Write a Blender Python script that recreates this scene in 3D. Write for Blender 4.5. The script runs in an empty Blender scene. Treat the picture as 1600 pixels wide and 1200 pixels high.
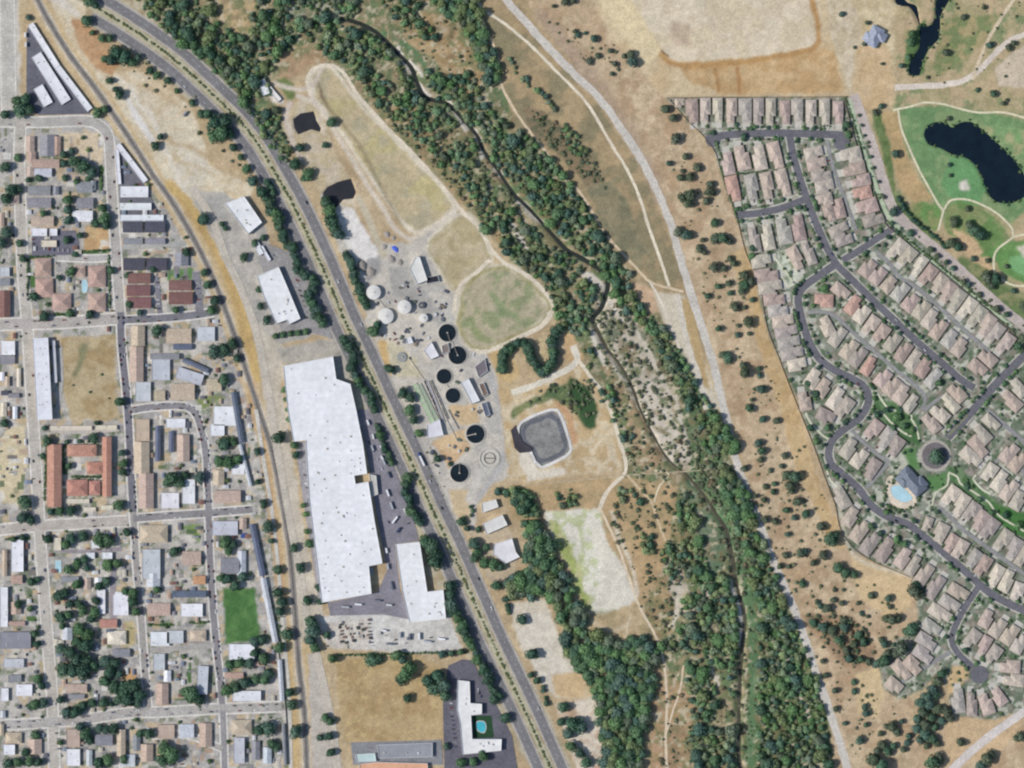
import bpy, math, random
import numpy as np
from math import radians, sin, cos, pi, atan2, hypot
random.seed(7)
rng = np.random.default_rng(7)
# ---------------------------------------------------------------- camera, light, exposure
# one metre on the ground is one unit; P(px, py) turns map metres (x east, y south of the
# north-west corner) into scene coordinates centred on the site
sc = bpy.context.scene
cam_d = bpy.data.cameras.new("aerial_camera"); cam = bpy.data.objects.new("aerial_camera", cam_d)
sc.collection.objects.link(cam); sc.camera = cam
cam.location = (0, 0, 4000); cam.rotation_euler = (0, 0, 0)
cam_d.sensor_width = 36; cam_d.lens = 90; cam_d.clip_start = 10; cam_d.clip_end = 20000
EL = radians(38); SHD = radians(6)
w = bpy.data.worlds.new("World"); sc.world = w; w.use_nodes = True
nt = w.node_tree; bg = nt.nodes["Background"]
sky = nt.nodes.new("ShaderNodeTexSky"); sky.sky_type = 'NISHITA'; sky.sun_disc = False
sky.sun_elevation = EL; sky.sun_rotation = atan2(-cos(SHD), -sin(SHD))
sky.altitude = 200; sky.air_density = 1.0; sky.dust_density = 1.0
nt.links.new(sky.outputs[0], bg.inputs[0]); bg.inputs[1].default_value = 0.10
sun_d = bpy.data.lights.new("sun", 'SUN'); sun = bpy.data.objects.new("sun", sun_d)
sc.collection.objects.link(sun); sun_d.energy = 3.75; sun_d.angle = radians(0.5); sun_d.color = (1.0, 0.965, 0.91)
from mathutils import Vector
dirv = Vector((cos(EL)*cos(SHD), cos(EL)*sin(SHD), -sin(EL)))
sun.rotation_euler = dirv.to_track_quat('-Z', 'Y').to_euler(); sun.location = (-800, -100, 900)
sc.view_settings.view_transform = 'Standard'; sc.view_settings.look = 'None'
sc.view_settings.exposure = 0.09; sc.view_settings.gamma = 1.0
sc.render.engine = 'CYCLES'; sc.cycles.filter_width = 2.3; sc.cycles.max_bounces = 4
sc.cycles.diffuse_bounces = 2; sc.cycles.glossy_bounces = 2; sc.cycles.transparent_max_bounces = 4
# ---------------------------------------------------------------- helpers
COL = sc.collection
K = 0.96
def P(px, py): return (px-800.0, 600.0-py)
def lin(c):
    c = c/255.0
    return c/12.92 if c <= 0.04045 else ((c+0.055)/1.055)**2.4
def D(r, g, b, k=None):
    k = K if k is None else k
    m = .3*r+.59*g+.11*b; return tuple(lin(m+(v-m)*.88)*k for v in (r, g, b))
def tag(o, label=None, cat=None, group=None, kind=None):
    if label: o["label"] = label
    if cat: o["category"] = cat
    if group: o["group"] = group
    if kind: o["kind"] = kind
    return o
def empty(name, x, y, z=0, rot=0):
    o = bpy.data.objects.new(name, None); COL.objects.link(o)
    o.location = (x, y, z); o.rotation_euler = (0, 0, rot); o.empty_display_size = 2
    return o
def obj(name, me, parent=None, col=None, loc=None, rot=0):
    o = bpy.data.objects.new(name, me); COL.objects.link(o)
    if parent is not None: o.parent = parent
    if col is not None: o.color = (*col, 1)
    if loc is not None: o.location = loc
    if rot: o.rotation_euler = (0, 0, rot)
    return o
def mesh(name, v, f, mats, mi=None):
    me = bpy.data.meshes.new(name); me.from_pydata([tuple(a) for a in v], [], f)
    for m in (mats if isinstance(mats, list) else [mats]): me.materials.append(m)
    if mi: me.polygons.foreach_set("material_index", mi)
    me.update(); return me
class MB:
    def __init__(s): s.v = []; s.f = []; s.m = []
    def add(s, v, f, m=0):
        n = len(s.v); s.v += v; s.f += [tuple(i+n for i in q) for q in f]; s.m += [m]*len(f)
    def box(s, x0, y0, z0, x1, y1, z1, m=0, top=True):
        v = [(x0,y0,z0),(x1,y0,z0),(x1,y1,z0),(x0,y1,z0),(x0,y0,z1),(x1,y0,z1),(x1,y1,z1),(x0,y1,z1)]
        f = [(0,1,5,4),(1,2,6,5),(2,3,7,6),(3,0,4,7)]
        if top: f += [(4,5,6,7),(3,2,1,0)]
        s.add(v, f, m)
    def cyl(s, x, y, z0, z1, r0, r1=None, n=24, m=0, cap=True):
        r1 = r0 if r1 is None else r1
        v = [(x+r0*cos(2*pi*i/n), y+r0*sin(2*pi*i/n), z0) for i in range(n)] + [(x+r1*cos(2*pi*i/n), y+r1*sin(2*pi*i/n), z1) for i in range(n)]
        f = [(i, (i+1) % n, n+(i+1) % n, n+i) for i in range(n)]
        if cap: f += [tuple(range(n, 2*n)), tuple(reversed(range(n)))]
        s.add(v, f, m)
    def ring(s, x, y, z0, z1, ri, ro, n=32, m=0):
        v = []
        for r, z in ((ro, z0), (ro, z1), (ri, z1), (ri, z0)):
            v += [(x+r*cos(2*pi*i/n), y+r*sin(2*pi*i/n), z) for i in range(n)]
        f = []
        for k in range(3):
            f += [(k*n+i, k*n+(i+1) % n, (k+1)*n+(i+1) % n, (k+1)*n+i) for i in range(n)]
        s.add(v, f, m)
    def build(s, name, mats): return mesh(name, s.v, s.f, mats, s.m)
# materials
def mat(name, rough=0.9, color=None, objcol=False, attr=None, n1=(0.35, 0.12), n2=(0.05, 0.10), spec=0.2, coords='Object', bump=0):
    m = bpy.data.materials.new(name); m.use_nodes = True; t = m.node_tree; N = t.nodes; L = t.links
    b = N["Principled BSDF"]; b.inputs["Roughness"].default_value = rough
    b.inputs["Specular IOR Level"].default_value = spec
    if objcol:
        src = N.new("ShaderNodeObjectInfo").outputs["Color"]
    elif attr:
        a = N.new("ShaderNodeAttribute"); a.attribute_name = attr; src = a.outputs["Color"]
    else:
        r = N.new("ShaderNodeRGB"); r.outputs[0].default_value = (*color, 1); src = r.outputs[0]
    tc = N.new("ShaderNodeTexCoord"); geo = N.new("ShaderNodeNewGeometry")
    vec = geo.outputs["Position"] if coords == 'World' else tc.outputs["Object"]
    hsv = None
    for sca, amp in (n1, n2):
        if amp <= 0: continue
        nz = N.new("ShaderNodeTexNoise"); nz.inputs["Scale"].default_value = sca; nz.inputs["Detail"].default_value = 4
        nz.inputs["Roughness"].default_value = 0.6
        L.new(vec, nz.inputs["Vector"])
        mr = N.new("ShaderNodeMapRange"); mr.inputs[1].default_value = 0.3; mr.inputs[2].default_value = 0.7
        mr.inputs[3].default_value = 1-amp; mr.inputs[4].default_value = 1+amp
        L.new(nz.outputs[0], mr.inputs[0])
        mx = N.new("ShaderNodeVectorMath"); mx.operation = 'SCALE'
        L.new(src, mx.inputs[0]); L.new(mr.outputs[0], mx.inputs["Scale"]); src = mx.outputs[0]
    L.new(src, b.inputs["Base Color"])
    return m
M_ground = mat("soil_and_grass", 0.95, attr="soil", n1=(0.40, 0.20), n2=(0.08, 0.10), spec=0.1, coords='World')
M_paint = mat("painted_surface", 0.7, objcol=True, n1=(0.30, 0.10), n2=(0.06, 0.06), spec=0.25)
M_pave = mat("paving", 0.9, objcol=True, n1=(0.30, 0.22), n2=(0.05, 0.16), spec=0.15, coords='World')
M_tile = mat("roof_tile", 0.85, objcol=True, n1=(0.45, 0.26), n2=(0.11, 0.10), spec=0.15)
M_flat = mat("flat_roof", 0.8, objcol=True, n1=(0.12, 0.07), n2=(0.03, 0.07), spec=0.2)
def add_panels(m, w_, h_, dark=.86):
    t = m.node_tree; N = t.nodes; L = t.links; b = N["Principled BSDF"]; src = b.inputs["Base Color"].links[0].from_socket
    tc = N.new("ShaderNodeTexCoord"); br = N.new("ShaderNodeTexBrick"); br.offset = .5; L.new(tc.outputs["Object"], br.inputs["Vector"])
    br.inputs["Color1"].default_value = (1, 1, 1, 1); br.inputs["Color2"].default_value = (.95, .95, .95, 1); br.inputs["Mortar"].default_value = (dark, dark, dark, 1)
    br.inputs["Scale"].default_value = 1; br.inputs["Mortar Size"].default_value = .18; br.inputs["Brick Width"].default_value = w_; br.inputs["Row Height"].default_value = h_
    mx = N.new("ShaderNodeVectorMath"); mx.operation = 'MULTIPLY'; L.new(src, mx.inputs[0]); L.new(br.outputs["Color"], mx.inputs[1]); L.new(mx.outputs[0], b.inputs["Base Color"])
add_panels(M_flat, 24, 9)
M_wall = mat("stucco_wall", 0.9, color=D(205, 190, 170), n1=(0.5, 0.05))
M_white = mat("white_metal", 0.6, color=(0.70, 0.70, 0.70), n1=(0.2, 0.05))
M_dark = mat("dark_trim", 0.6, color=(0.03, 0.03, 0.035))
M_conc = mat("concrete", 0.9, color=D(196, 190, 178), n1=(0.3, 0.12), n2=(0.06, 0.08), coords='World')
M_leaf = mat("leaves", 0.7, objcol=True, n1=(0.30, 0.35), n2=(0.9, 0.20), spec=0.15, coords="World")
M_leafw = mat("leaves_mass", 0.7, attr="leaf", n1=(0.30, 0.30), n2=(0.8, 0.20), spec=0.15, coords='World')
M_bark = mat("bark", 0.95, color=(0.10, 0.07, 0.05))
M_glass = mat("window_glass", 0.15, color=(0.02, 0.03, 0.04), spec=0.6)
M_tyre = mat("tyre_rubber", 0.8, color=(0.015, 0.015, 0.015))
def water_mat(name, c, rough=0.12):
    return mat(name, rough, color=c, n1=(0.05, 0.25), n2=(0.3, 0.12), spec=0.35, coords='World')
M_river = water_mat("river_water", D(52, 56, 50)); M_river2 = water_mat("shallow_river", D(84, 80, 64), .4); M_pond = water_mat("pond_water", D(46, 46, 52), .4); M_lake = water_mat("lake_water", D(20, 34, 46))
M_sludge = water_mat("settling_water", D(26, 38, 46), 0.3); M_pool = mat("pool_water", 0.15, color=D(172, 210, 220), n1=(0.4, 0.10), spec=0.3)
M_pool2 = mat("pool_water_turquoise", 0.15, color=D(70, 185, 200), n1=(0.4, 0.1), spec=0.3)
M_sky_water = mat("basin_water", 0.35, color=D(140, 138, 134), n1=(0.05, 0.26), n2=(0.25, 0.24), spec=.3, coords="World")
# noise
def lattice(seed): return np.random.default_rng(seed).random((256, 256))
def vnoise(x, y, s, seed):
    g = lattice(seed); u = x/s+seed*7.3; v = y/s+seed*3.1
    i = np.floor(u).astype(int); j = np.floor(v).astype(int); fu = u-i; fv = v-j
    fu = fu*fu*(3-2*fu); fv = fv*fv*(3-2*fv); i %= 256; j %= 256; i1 = (i+1) % 256; j1 = (j+1) % 256
    return (g[i, j]*(1-fu)+g[i1, j]*fu)*(1-fv)+(g[i, j1]*(1-fu)+g[i1, j1]*fu)*fv
def fbm(x, y, s, seed, o=4):
    t = 0; a = 1; n = 0
    for k in range(o):
        t = t+a*vnoise(x, y, s/(2**k), seed+k); n += a; a *= 0.55
    return t/n
def inpoly(x, y, poly):
    r = np.zeros(x.shape, bool); n = len(poly)
    for k in range(n):
        x0, y0 = poly[k]; x1, y1 = poly[(k+1) % n]
        if y0 == y1: continue
        c = ((y0 > y) != (y1 > y)) & (x < (x1-x0)*(y-y0)/(y1-y0)+x0)
        r ^= c
    return r
def smooth_line(pts, step=6.0, closed=False):
    pts = [np.array(p, float) for p in pts]; n = len(pts); out = []
    R = range(n) if closed else range(n-1)
    for i in R:
        p1 = pts[i]; p2 = pts[(i+1) % n]
        p0 = pts[(i-1) % n] if (closed or i > 0) else 2*p1-p2
        p3 = pts[(i+2) % n] if (closed or i+2 < n) else 2*p2-p1
        k = max(1, int(np.linalg.norm(p2-p1)/step))
        for q in range(k):
            t = q/k
            out.append(0.5*((2*p1)+(-p0+p2)*t+(2*p0-5*p1+4*p2-p3)*t*t+(-p0+3*p1-3*p2+p3)*t**3))
    if not closed: out.append(pts[-1])
    return np.array(out)
def offset_line(a, d, closed=False):
    t = np.gradient(a, axis=0)
    if closed:
        t = np.roll(a, -1, 0)-np.roll(a, 1, 0)
    t /= np.maximum(np.linalg.norm(t, axis=1, keepdims=True), 1e-6)
    nrm = np.stack([-t[:, 1], t[:, 0]], 1)
    d = np.asarray(d)
    return a+nrm*(d[:, None] if d.ndim else d)
ROWS = [("west in the top row", [(1062, 161, 13, 14, 0), (1081, 174, 17, 36, 88), (1102, 172, 15, 36, 90), (1121, 172, 14, 36, 90), (1143, 174, 15, 38, 90), (1164, 173, 18, 36, 90), (1185, 174, 15, 38, 90), (1204, 174, 14, 38, 90), (1226, 176, 15, 36, 90), (1245, 173, 16, 34, 90), (1267, 175, 15, 36, 90), (1288, 175, 15, 38, 90), (1309, 176, 15, 34, 90)]),
        ("west below the top street", [(1137, 256, 16, 34, 78), (1160, 247, 19, 37, 78), (1186, 247, 18, 37, 78), (1211, 243, 17, 40, 76)]),
        ("west above the short cul-de-sac", [(1145, 295, 17, 38, 78), (1175, 292, 17, 38, 78), (1199, 290, 16, 40, 78), (1223, 286, 16, 40, 76)]),
        ("west below the short cul-de-sac", [(1179, 375, 15, 38, 80), (1199, 371, 16, 38, 78), (1225, 362, 20, 38, 80), (1247, 356, 17, 38, 78)]),
        ("west above the curved street bend", [(1243, 403, 16, 36, 62), (1264, 396, 14, 36, 70)]),
        ("north along the west boundary", [(1189, 408, 18, 30, -10), (1197, 430, 18, 36, -8), (1203, 449, 17, 36, -8), (1209, 467, 17, 32, -8), (1215, 485, 17, 30, -8), (1223, 502, 17, 32, -8), (1228, 519, 16, 34, -10), (1232, 536, 17, 34, -10), (1237, 553, 17, 34, -10), (1245, 570, 17, 28, -10)]),
        ("north in column east of the main street", [(1271, 240, 18, 28, -12), (1276, 257, 16, 30, -12), (1283, 274, 16, 30, -10), (1288, 292, 18, 28, -10), (1289, 312, 17, 22, -14), (1295, 333, 15, 26, 74), (1311, 326, 15, 30, 76), (1310, 360, 16, 30, -24), (1318, 374, 16, 26, -20)]),
        ("north in column inside the east wall", [(1330, 243, 21, 30, -14), (1334, 264, 17, 34, -12), (1345, 282, 16, 28, -12), (1347, 302, 17, 28, -14), (1355, 323, 20, 32, -18), (1364, 343, 17, 32, -18)]),
        ("north-west in row under the east wall", [(1402, 389, 17, 32, -50), (1418, 401, 17, 30, -50), (1436, 415, 14, 32, -54), (1450, 430, 17, 32, -52), (1467, 443, 17, 30, -52), (1480, 456, 16, 32, -54), (1494, 469, 17, 34, -54), (1512, 481, 17, 32, -54), (1527, 495, 17, 34, -54), (1541, 508, 16, 34, -54), (1555, 521, 16, 32, -52), (1571, 537, 17, 32, -54)]),
        ("north-west in row above the main street", [(1355, 419, 17, 28, -52), (1371, 431, 17, 28, -52), (1389, 445, 16, 26, -45), (1406, 456, 17, 30, -52), (1422, 473, 18, 28, -52), (1439, 484, 17, 30, -54), (1453, 499, 17, 30, -54), (1466, 515, 16, 32, -54), (1484, 530, 17, 28, -50), (1499, 543, 17, 28, -52)]),
        ("north in pair west of the avenue", [(1543, 560, 17, 28, 42), (1527, 575, 17, 28, 40)]),
        ("north-west in row below the main street", [(1313, 455, 16, 28, 40), (1287, 470, 18, 28, 2), (1333, 477, 16, 30, -52), (1346, 491, 17, 28, -54), (1361, 508, 16, 30, -54), (1377, 521, 17, 28, -54), (1394, 535, 17, 30, -54), (1411, 550, 16, 32, -56), (1428, 563, 17, 32, -54), (1443, 575, 16, 30, -56), (1459, 592, 17, 32, -46)]),
        ("north-west in long row behind curved street", [(1291, 510, 17, 30, 62), (1308, 526, 16, 32, -54), (1326, 546, 17, 32, -54), (1340, 558, 16, 32, -54), (1357, 572, 15, 30, -56), (1379, 591, 17, 28, -52), (1393, 604, 18, 30, -50), (1408, 616, 18, 30, -56), (1423, 631, 15, 30, -52)]),
        ("north in group above the turnaround", [(1495, 614, 17, 30, 46), (1484, 630, 15, 32, 46), (1469, 647, 17, 28, 42), (1455, 661, 16, 32, 52)]),
        ("north in group inside the western bend", [(1270, 592, 18, 30, -56), (1286, 606, 17, 28, -54), (1306, 623, 17, 34, -54), (1320, 637, 17, 32, -54), (1290, 650, 18, 28, 26), (1257, 627, 17, 28, 80)]),
        ("north-west in trio behind the green", [(1365, 671, 18, 30, -52), (1384, 684, 17, 34, -54), (1399, 697, 17, 30, -54)]),
        ("north-west in trio above the street bend", [(1326, 701, 17, 32, -54), (1342, 716, 17, 30, -54), (1362, 732, 17, 32, -56)]),
        ("north-west in row under curved street", [(1314, 778, 18, 34, 60), (1329, 808, 17, 30, -54), (1343, 830, 18, 36, -54), (1359, 849, 18, 36, -54), (1383, 859, 18, 38, -54), (1411, 872, 17, 32, -54), (1427, 884, 15, 32, -56), (1443, 898, 17, 36, -56), (1460, 917, 17, 38, -56)]),
        ("north-east down the southern side street", [(1497, 925, 17, 32, 32), (1483, 943, 17, 32, 34), (1468, 958, 17, 36, 34), (1454, 980, 17, 30, 36), (1447, 1001, 17, 32, 32), (1442, 1022, 17, 32, 34), (1426, 1039, 18, 30, 44), (1407, 1047, 16, 34, 52), (1396, 1071, 18, 26, 40)]),
        ("north-west east of the southern side street", [(1541, 967, 16, 28, -60), (1519, 997, 17, 28, -52), (1537, 1008, 15, 30, -60), (1552, 1022, 17, 28, -54), (1558, 981, 17, 30, -56), (1577, 991, 18, 32, -56), (1592, 1006, 17, 30, -60)]),
        ("north round the southern cul-de-sac", [(1578, 1041, 18, 30, 4), (1584, 1062, 17, 32, 8), (1560, 1089, 16, 28, 54), (1541, 1100, 18, 32, 72), (1518, 1100, 15, 36, 90), (1496, 1095, 18, 36, 82)]),
        ("north-west in row south-east of the pool", [(1486, 774, 18, 30, -54), (1501, 788, 16, 34, -56), (1518, 799, 17, 30, -54), (1531, 813, 17, 32, -54), (1546, 826, 17, 34, -54), (1568, 843, 17, 32, -56), (1584, 856, 17, 32, -58), (1599, 870, 17, 32, -58)]),
        ("north-west below the south-eastern lane", [(1449, 819, 12, 22, -70), (1469, 832, 18, 30, -62), (1485, 848, 15, 28, -54), (1500, 858, 16, 30, -60), (1520, 873, 16, 30, -50), (1536, 884, 16, 32, -58), (1555, 899, 16, 34, -58), (1573, 908, 16, 34, -62), (1590, 924, 16, 28, -70)]),
        ("north in row east of the avenue", [(1591, 607, 16, 28, 48), (1580, 627, 17, 34, 42), (1548, 660, 15, 28, 42), (1534, 679, 17, 30, 46), (1529, 697, 18, 34, 46), (1516, 714, 18, 34, 42)]),
        ("north-west beside the eastern green", [(1546, 738, 16, 28, -56), (1562, 752, 17, 32, -54), (1576, 766, 16, 34, -54), (1590, 782, 17, 30, -60)]),
        ("west by the east edge of the estate", [(1576, 708, 17, 32, -50), (1590, 722, 17, 32, -50)])]
# ---------------------------------------------------------------- the ground: one sheet, soils and grass as albedo zones
GX = np.concatenate([[-9000, -5000, -2500, -1500, -1000], np.arange(-880, 880.1, 2.0), [1000, 1500, 2500, 5000, 9000]])
GY = np.concatenate([[-9000, -5000, -2500, -1500, -900], np.arange(-660, 660.1, 2.0), [900, 1500, 2500, 5000, 9000]])
XX, YY = np.meshgrid(GX, GY)
PX = np.clip(XX+800, -60, 1660); PY = np.clip(600-YY, -50, 1250)
w1 = fbm(PX, PY, 14, 11, 3)-0.5; w2 = fbm(PX, PY, 14, 21, 3)-0.5
def C3(c): return np.array(D(*c))
IMG = np.zeros(PX.shape+(3,))
def blur(m, n):
    for _ in range(n):
        m = (np.roll(m, 1, 0)+np.roll(m, -1, 0)+2*m)/4; m = (np.roll(m, 1, 1)+np.roll(m, -1, 1)+2*m)/4
    return m
def mask(poly, warp=6, soft=1):
    m = inpoly(PX+w1*warp*2, PY+w2*warp*2, poly).astype(float)
    return blur(m, soft) if soft else m
def linemask(pts, wd, warp=3, soft=1, closed=False):
    a = smooth_line(pts, 8, closed)
    if closed: a = np.vstack([a, a[:1]])
    x = PX+w1*warp*2; y = PY+w2*warp*2; m = np.zeros(PX.shape)
    for i in range(len(a)-1):
        p, q = a[i], a[i+1]; r = wd/2+3
        sx = (x > min(p[0], q[0])-r) & (x < max(p[0], q[0])+r) & (y > min(p[1], q[1])-r) & (y < max(p[1], q[1])+r)
        if not sx.any(): continue
        xx = x[sx]; yy = y[sx]; d = q-p; L2 = max((d**2).sum(), 1e-6)
        t = np.clip(((xx-p[0])*d[0]+(yy-p[1])*d[1])/L2, 0, 1)
        dist = np.hypot(xx-p[0]-t*d[0], yy-p[1]-t*d[1])
        m[sx] = np.maximum(m[sx], np.clip((wd/2+0.8-dist)/1.6, 0, 1))
    return blur(m, soft) if soft else m
def put(m, c, al=1.0):
    global IMG
    c = C3(c) if not isinstance(c, np.ndarray) else c
    IMG = IMG*(1-(m*al)[..., None])+c*(m*al)[..., None]
def thr(s, seed, lo, hi, o=4):
    return np.clip((fbm(PX, PY, s, seed, o)-lo)/(hi-lo), 0, 1)
def area(poly, c, c2=None, warp=6, soft=1, s=22, al=1.0, lo=.45, hi=.62, seed=5, sp=None):
    m = mask(poly, warp, soft)*al; put(m, c)
    if c2 is not None: put(m*thr(s, seed, lo, hi), c2)
    if sp is not None: put(m*thr(6, seed+9, .56, .66, 2), sp)
GRASS = (190, 166, 128)
# base everywhere: dry grass with bare patches
put(np.ones(PX.shape), GRASS); put(thr(60, 3, .42, .62), (176, 150, 114), .7); put(thr(18, 8, .5, .68), (203, 182, 146), .5)
put(thr(9, 14, .58, .7), (158, 136, 104), .45)
# --- town
TOWN = [(-60, 180), (60, 182), (150, 178), (172, 195), (185, 215), (240, 300), (300, 380), (345, 470), (375, 560), (395, 640), (420, 760), (437, 880), (452, 1020), (455, 1260), (-60, 1260)]
area(TOWN, (176, 171, 164), (194, 187, 176), warp=3, s=14); T = mask(TOWN, 3, 1)
put(T*thr(12, 31, .55, .62), (150, 146, 142), .7); put(T*thr(11, 37, .60, .66), (104, 118, 84), .7)
put(T*thr(14, 41, .62, .68), (196, 172, 134), .8)
area([(0, -50), (28, -50), (30, 60), (33, 178), (-60, 178), (-60, -50)], (196, 189, 176), (184, 176, 162), s=30)
area([(95, 208), (158, 208), (163, 235), (160, 258), (140, 250), (122, 238), (96, 240)], (210, 190, 158), warp=2)
area([(132, 355), (142, 352), (172, 358), (172, 392), (131, 393)], (192, 154, 108), (198, 168, 122), warp=2)
area([(94, 527), (182, 524), (183, 652), (170, 655), (110, 655), (98, 610)], (186, 166, 128), (168, 144, 102), warp=3, s=26)
area([(126, 535), (138, 536), (132, 565), (118, 592), (112, 588), (124, 560)], (140, 136, 100), warp=3)
area([(348, 920), (398, 918), (406, 1000), (353, 1006)], (74, 116, 62), (88, 128, 70), warp=1, s=12)
area([(277, 822), (314, 818), (314, 850), (308, 846), (296, 830)], (122, 146, 86), warp=1)
area([(303, 625), (345, 612), (352, 622), (318, 640)], (128, 140, 88), warp=2)
area([(260, 421), (302, 419), (302, 436), (262, 438)], (96, 136, 76), warp=1)
area([(10, 668), (38, 665), (42, 730), (30, 790), (-20, 780), (-20, 720), (0, 700)], (204, 188, 152), warp=4)
area([(191, 1048), (212, 1045), (214, 1062), (192, 1062)], (206, 160, 108), warp=1)
area([(194, 972), (210, 970), (212, 1008), (196, 1010)], (188, 170, 122), warp=2)
for q in [(231, 974, 40, 5), (294, 971, 30, 4), (292, 1038, 7, 28), (47, 398, 14, 8), (46, 420, 8, 30), (86, 488, 30, 8), (128, 392, 44, 6), (155, 258, 7, 46), (162, 320, 9, 40), (40, 962, 22, 8)]:
    area([(q[0], q[1]), (q[0]+q[2], q[1]), (q[0]+q[2], q[1]+q[3]), (q[0], q[1]+q[3])], (84, 118, 66), warp=1, soft=0)
pr = np.random.default_rng(91)
for _ in range(1300):
    x, y = pr.uniform(-10, 450), pr.uniform(205, 1210); a_, b_ = pr.uniform(4, 17), pr.uniform(3, 10)
    if pr.random() < .5: a_, b_ = b_, a_
    if not inpoly(np.array([x]), np.array([y]), TOWN)[0] or (90 < x < 188 and 515 < y < 660) or (340 < x < 410 and 910 < y < 1010): continue
    q = [(160, 154, 150), (136, 132, 134), (208, 202, 190), (216, 212, 204), (112, 122, 90), (92, 112, 74), (190, 166, 130), (176, 150, 128), (120, 116, 112), (204, 196, 178)][pr.integers(10)]
    rx = (np.abs(PX-x) < a_/2) & (np.abs(PY-y) < b_/2); put(rx.astype(float), q, pr.uniform(.5, 1))
# --- dry land between railway and freeway
area([(70, -50), (150, 20), (165, 60), (180, 110), (240, 120), (300, 170), (330, 260), (395, 290), (385, 330), (330, 330), (290, 330), (230, 240), (160, 140), (90, 40)], (200, 180, 146), (210, 196, 168), warp=5, s=26)
area([(82, -20), (112, 8), (128, 22), (120, 28), (96, 12), (70, -10)], (206, 196, 180), warp=3)
area([(110, 28), (150, 36), (172, 70), (188, 100), (176, 118), (150, 110), (126, 70)], (190, 152, 112), (182, 140, 100), warp=5)
area([(196, 140), (230, 138), (260, 160), (255, 185), (244, 225), (234, 215), (212, 180), (198, 165)], (204, 190, 164), (196, 176, 142), warp=9, soft=4, s=12, al=.8)
area([(256, 235), (285, 228), (330, 262), (318, 300), (300, 306), (278, 285)], (208, 198, 178), (200, 184, 152), warp=9, soft=4, s=12, al=.85)
put(linemask([(184, 118), (210, 150), (240, 190), (262, 240), (285, 290), (300, 320)], 7, 6, 2), (214, 206, 192), .7); put(linemask([(235, 225), (260, 215), (290, 228), (330, 250)], 6, 8, 2), (182, 152, 110), .7); put(linemask([(270, 245), (310, 262), (350, 280), (380, 300)], 5, 8, 2), (186, 160, 118), .6); put(linemask([(185, 110), (215, 130), (260, 150), (290, 178)], 6, 8, 2), (190, 162, 122), .6)
area([(196, 150), (205, 155), (243, 218), (236, 222), (206, 182)], (214, 208, 200), warp=3)
RAIL = [(40, -50), (60, 2), (85, 48), (112, 90), (150, 140), (198, 210), (240, 275), (262, 305), (300, 368), (335, 440), (362, 512), (388, 590), (404, 640), (425, 705), (440, 780), (452, 855), (459, 930), (464, 1000), (468, 1050), (476, 1120), (481, 1260)]
put(linemask(RAIL, 26, 3, 1), (198, 172, 128)); put(linemask(RAIL, 14, 3, 1), (196, 188, 174), .7)
put(linemask([(266, 290), (296, 322), (330, 375), (356, 430), (374, 480), (390, 540), (404, 590)], 17, 3, 1), (196, 164, 104)); put(linemask([(280, 310), (330, 385), (362, 450), (392, 560)], 6, 5, 1), (182, 148, 98), .6)
put(linemask([(392, 600), (400, 650), (412, 700), (424, 790), (434, 870), (440, 940)], 14, 3, 1), (196, 162, 118))
put(linemask([(446, 990), (452, 1060), (458, 1130), (462, 1260)], 12, 3, 1), (196, 166, 116))
put(linemask([(484, 1020), (488, 1100), (498, 1260)], 12, 3, 1), (194, 166, 116))
area([(296, 300), (350, 300), (410, 345), (425, 400), (480, 440), (500, 520), (470, 530), (410, 545), (380, 450), (345, 400), (318, 345)], (182, 174, 162), (164, 160, 152), warp=4, s=18)
area([(395, 500), (445, 545), (440, 600), (455, 690), (470, 800), (490, 900), (505, 960), (500, 1010), (470, 1000), (455, 880), (440, 780), (420, 680)], (190, 178, 158), (200, 188, 168), warp=4, s=20)
# freeway verge strips
area([(150, -50), (260, 0), (340, 80), (420, 180), (470, 290), (530, 420), (600, 590), (670, 730), (740, 880), (800, 1010), (850, 1100), (910, 1230), (860, 1240), (780, 1130), (700, 960), (620, 780), (545, 610), (500, 490), (440, 340), (385, 240), (300, 160), (190, 70), (130, 36)], (186, 174, 146), (168, 150, 116), warp=3, s=12)
# --- river corridor
COR = [(180, -50), (760, -50), (790, 90), (830, 180), (900, 270), (940, 350), (1000, 440), (1060, 540), (1110, 640), (1150, 740), (1185, 830), (1230, 930), (1275, 1050), (1310, 1260), (1020, 1260), (1010, 1100), (960, 990), (1000, 960), (940, 790), (980, 740), (960, 640), (905, 560), (860, 470), (810, 420), (740, 330), (680, 270), (600, 190), (540, 120), (480, 90), (420, 130), (440, 200), (455, 270), (400, 190), (300, 80)]
area(COR, (154, 138, 104), (106, 122, 82), warp=8, soft=2, s=22, lo=.42, hi=.56); CM = mask(COR, 8, 2)
put(CM*thr(12, 61, .5, .6), (88, 112, 76), .8); put(CM*thr(8, 65, .6, .68), (178, 160, 128), .7)
area([(335, -50), (400, -50), (400, 30), (385, 60), (355, 40), (330, 15)], (194, 166, 122), (150, 140, 100), warp=6)
area([(430, 0), (470, -20), (525, 5), (545, 30), (490, 33), (450, 25)], (182, 176, 156), (120, 130, 98), warp=5, s=10)
area([(635, 15), (700, 25), (725, 60), (745, 95), (760, 130), (740, 150), (705, 140), (680, 95), (640, 70), (625, 40)], (178, 152, 112), (158, 132, 92), warp=6, s=14)
area([(560, 120), (620, 150), (690, 200), (735, 290), (780, 330), (800, 400), (740, 340), (680, 270), (600, 190)], (146, 136, 96), (176, 148, 108), warp=8, s=12)
area([(455, 70), (500, 72), (520, 95), (490, 100), (470, 115), (440, 125), (430, 105)], (178, 148, 112), warp=6)
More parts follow.
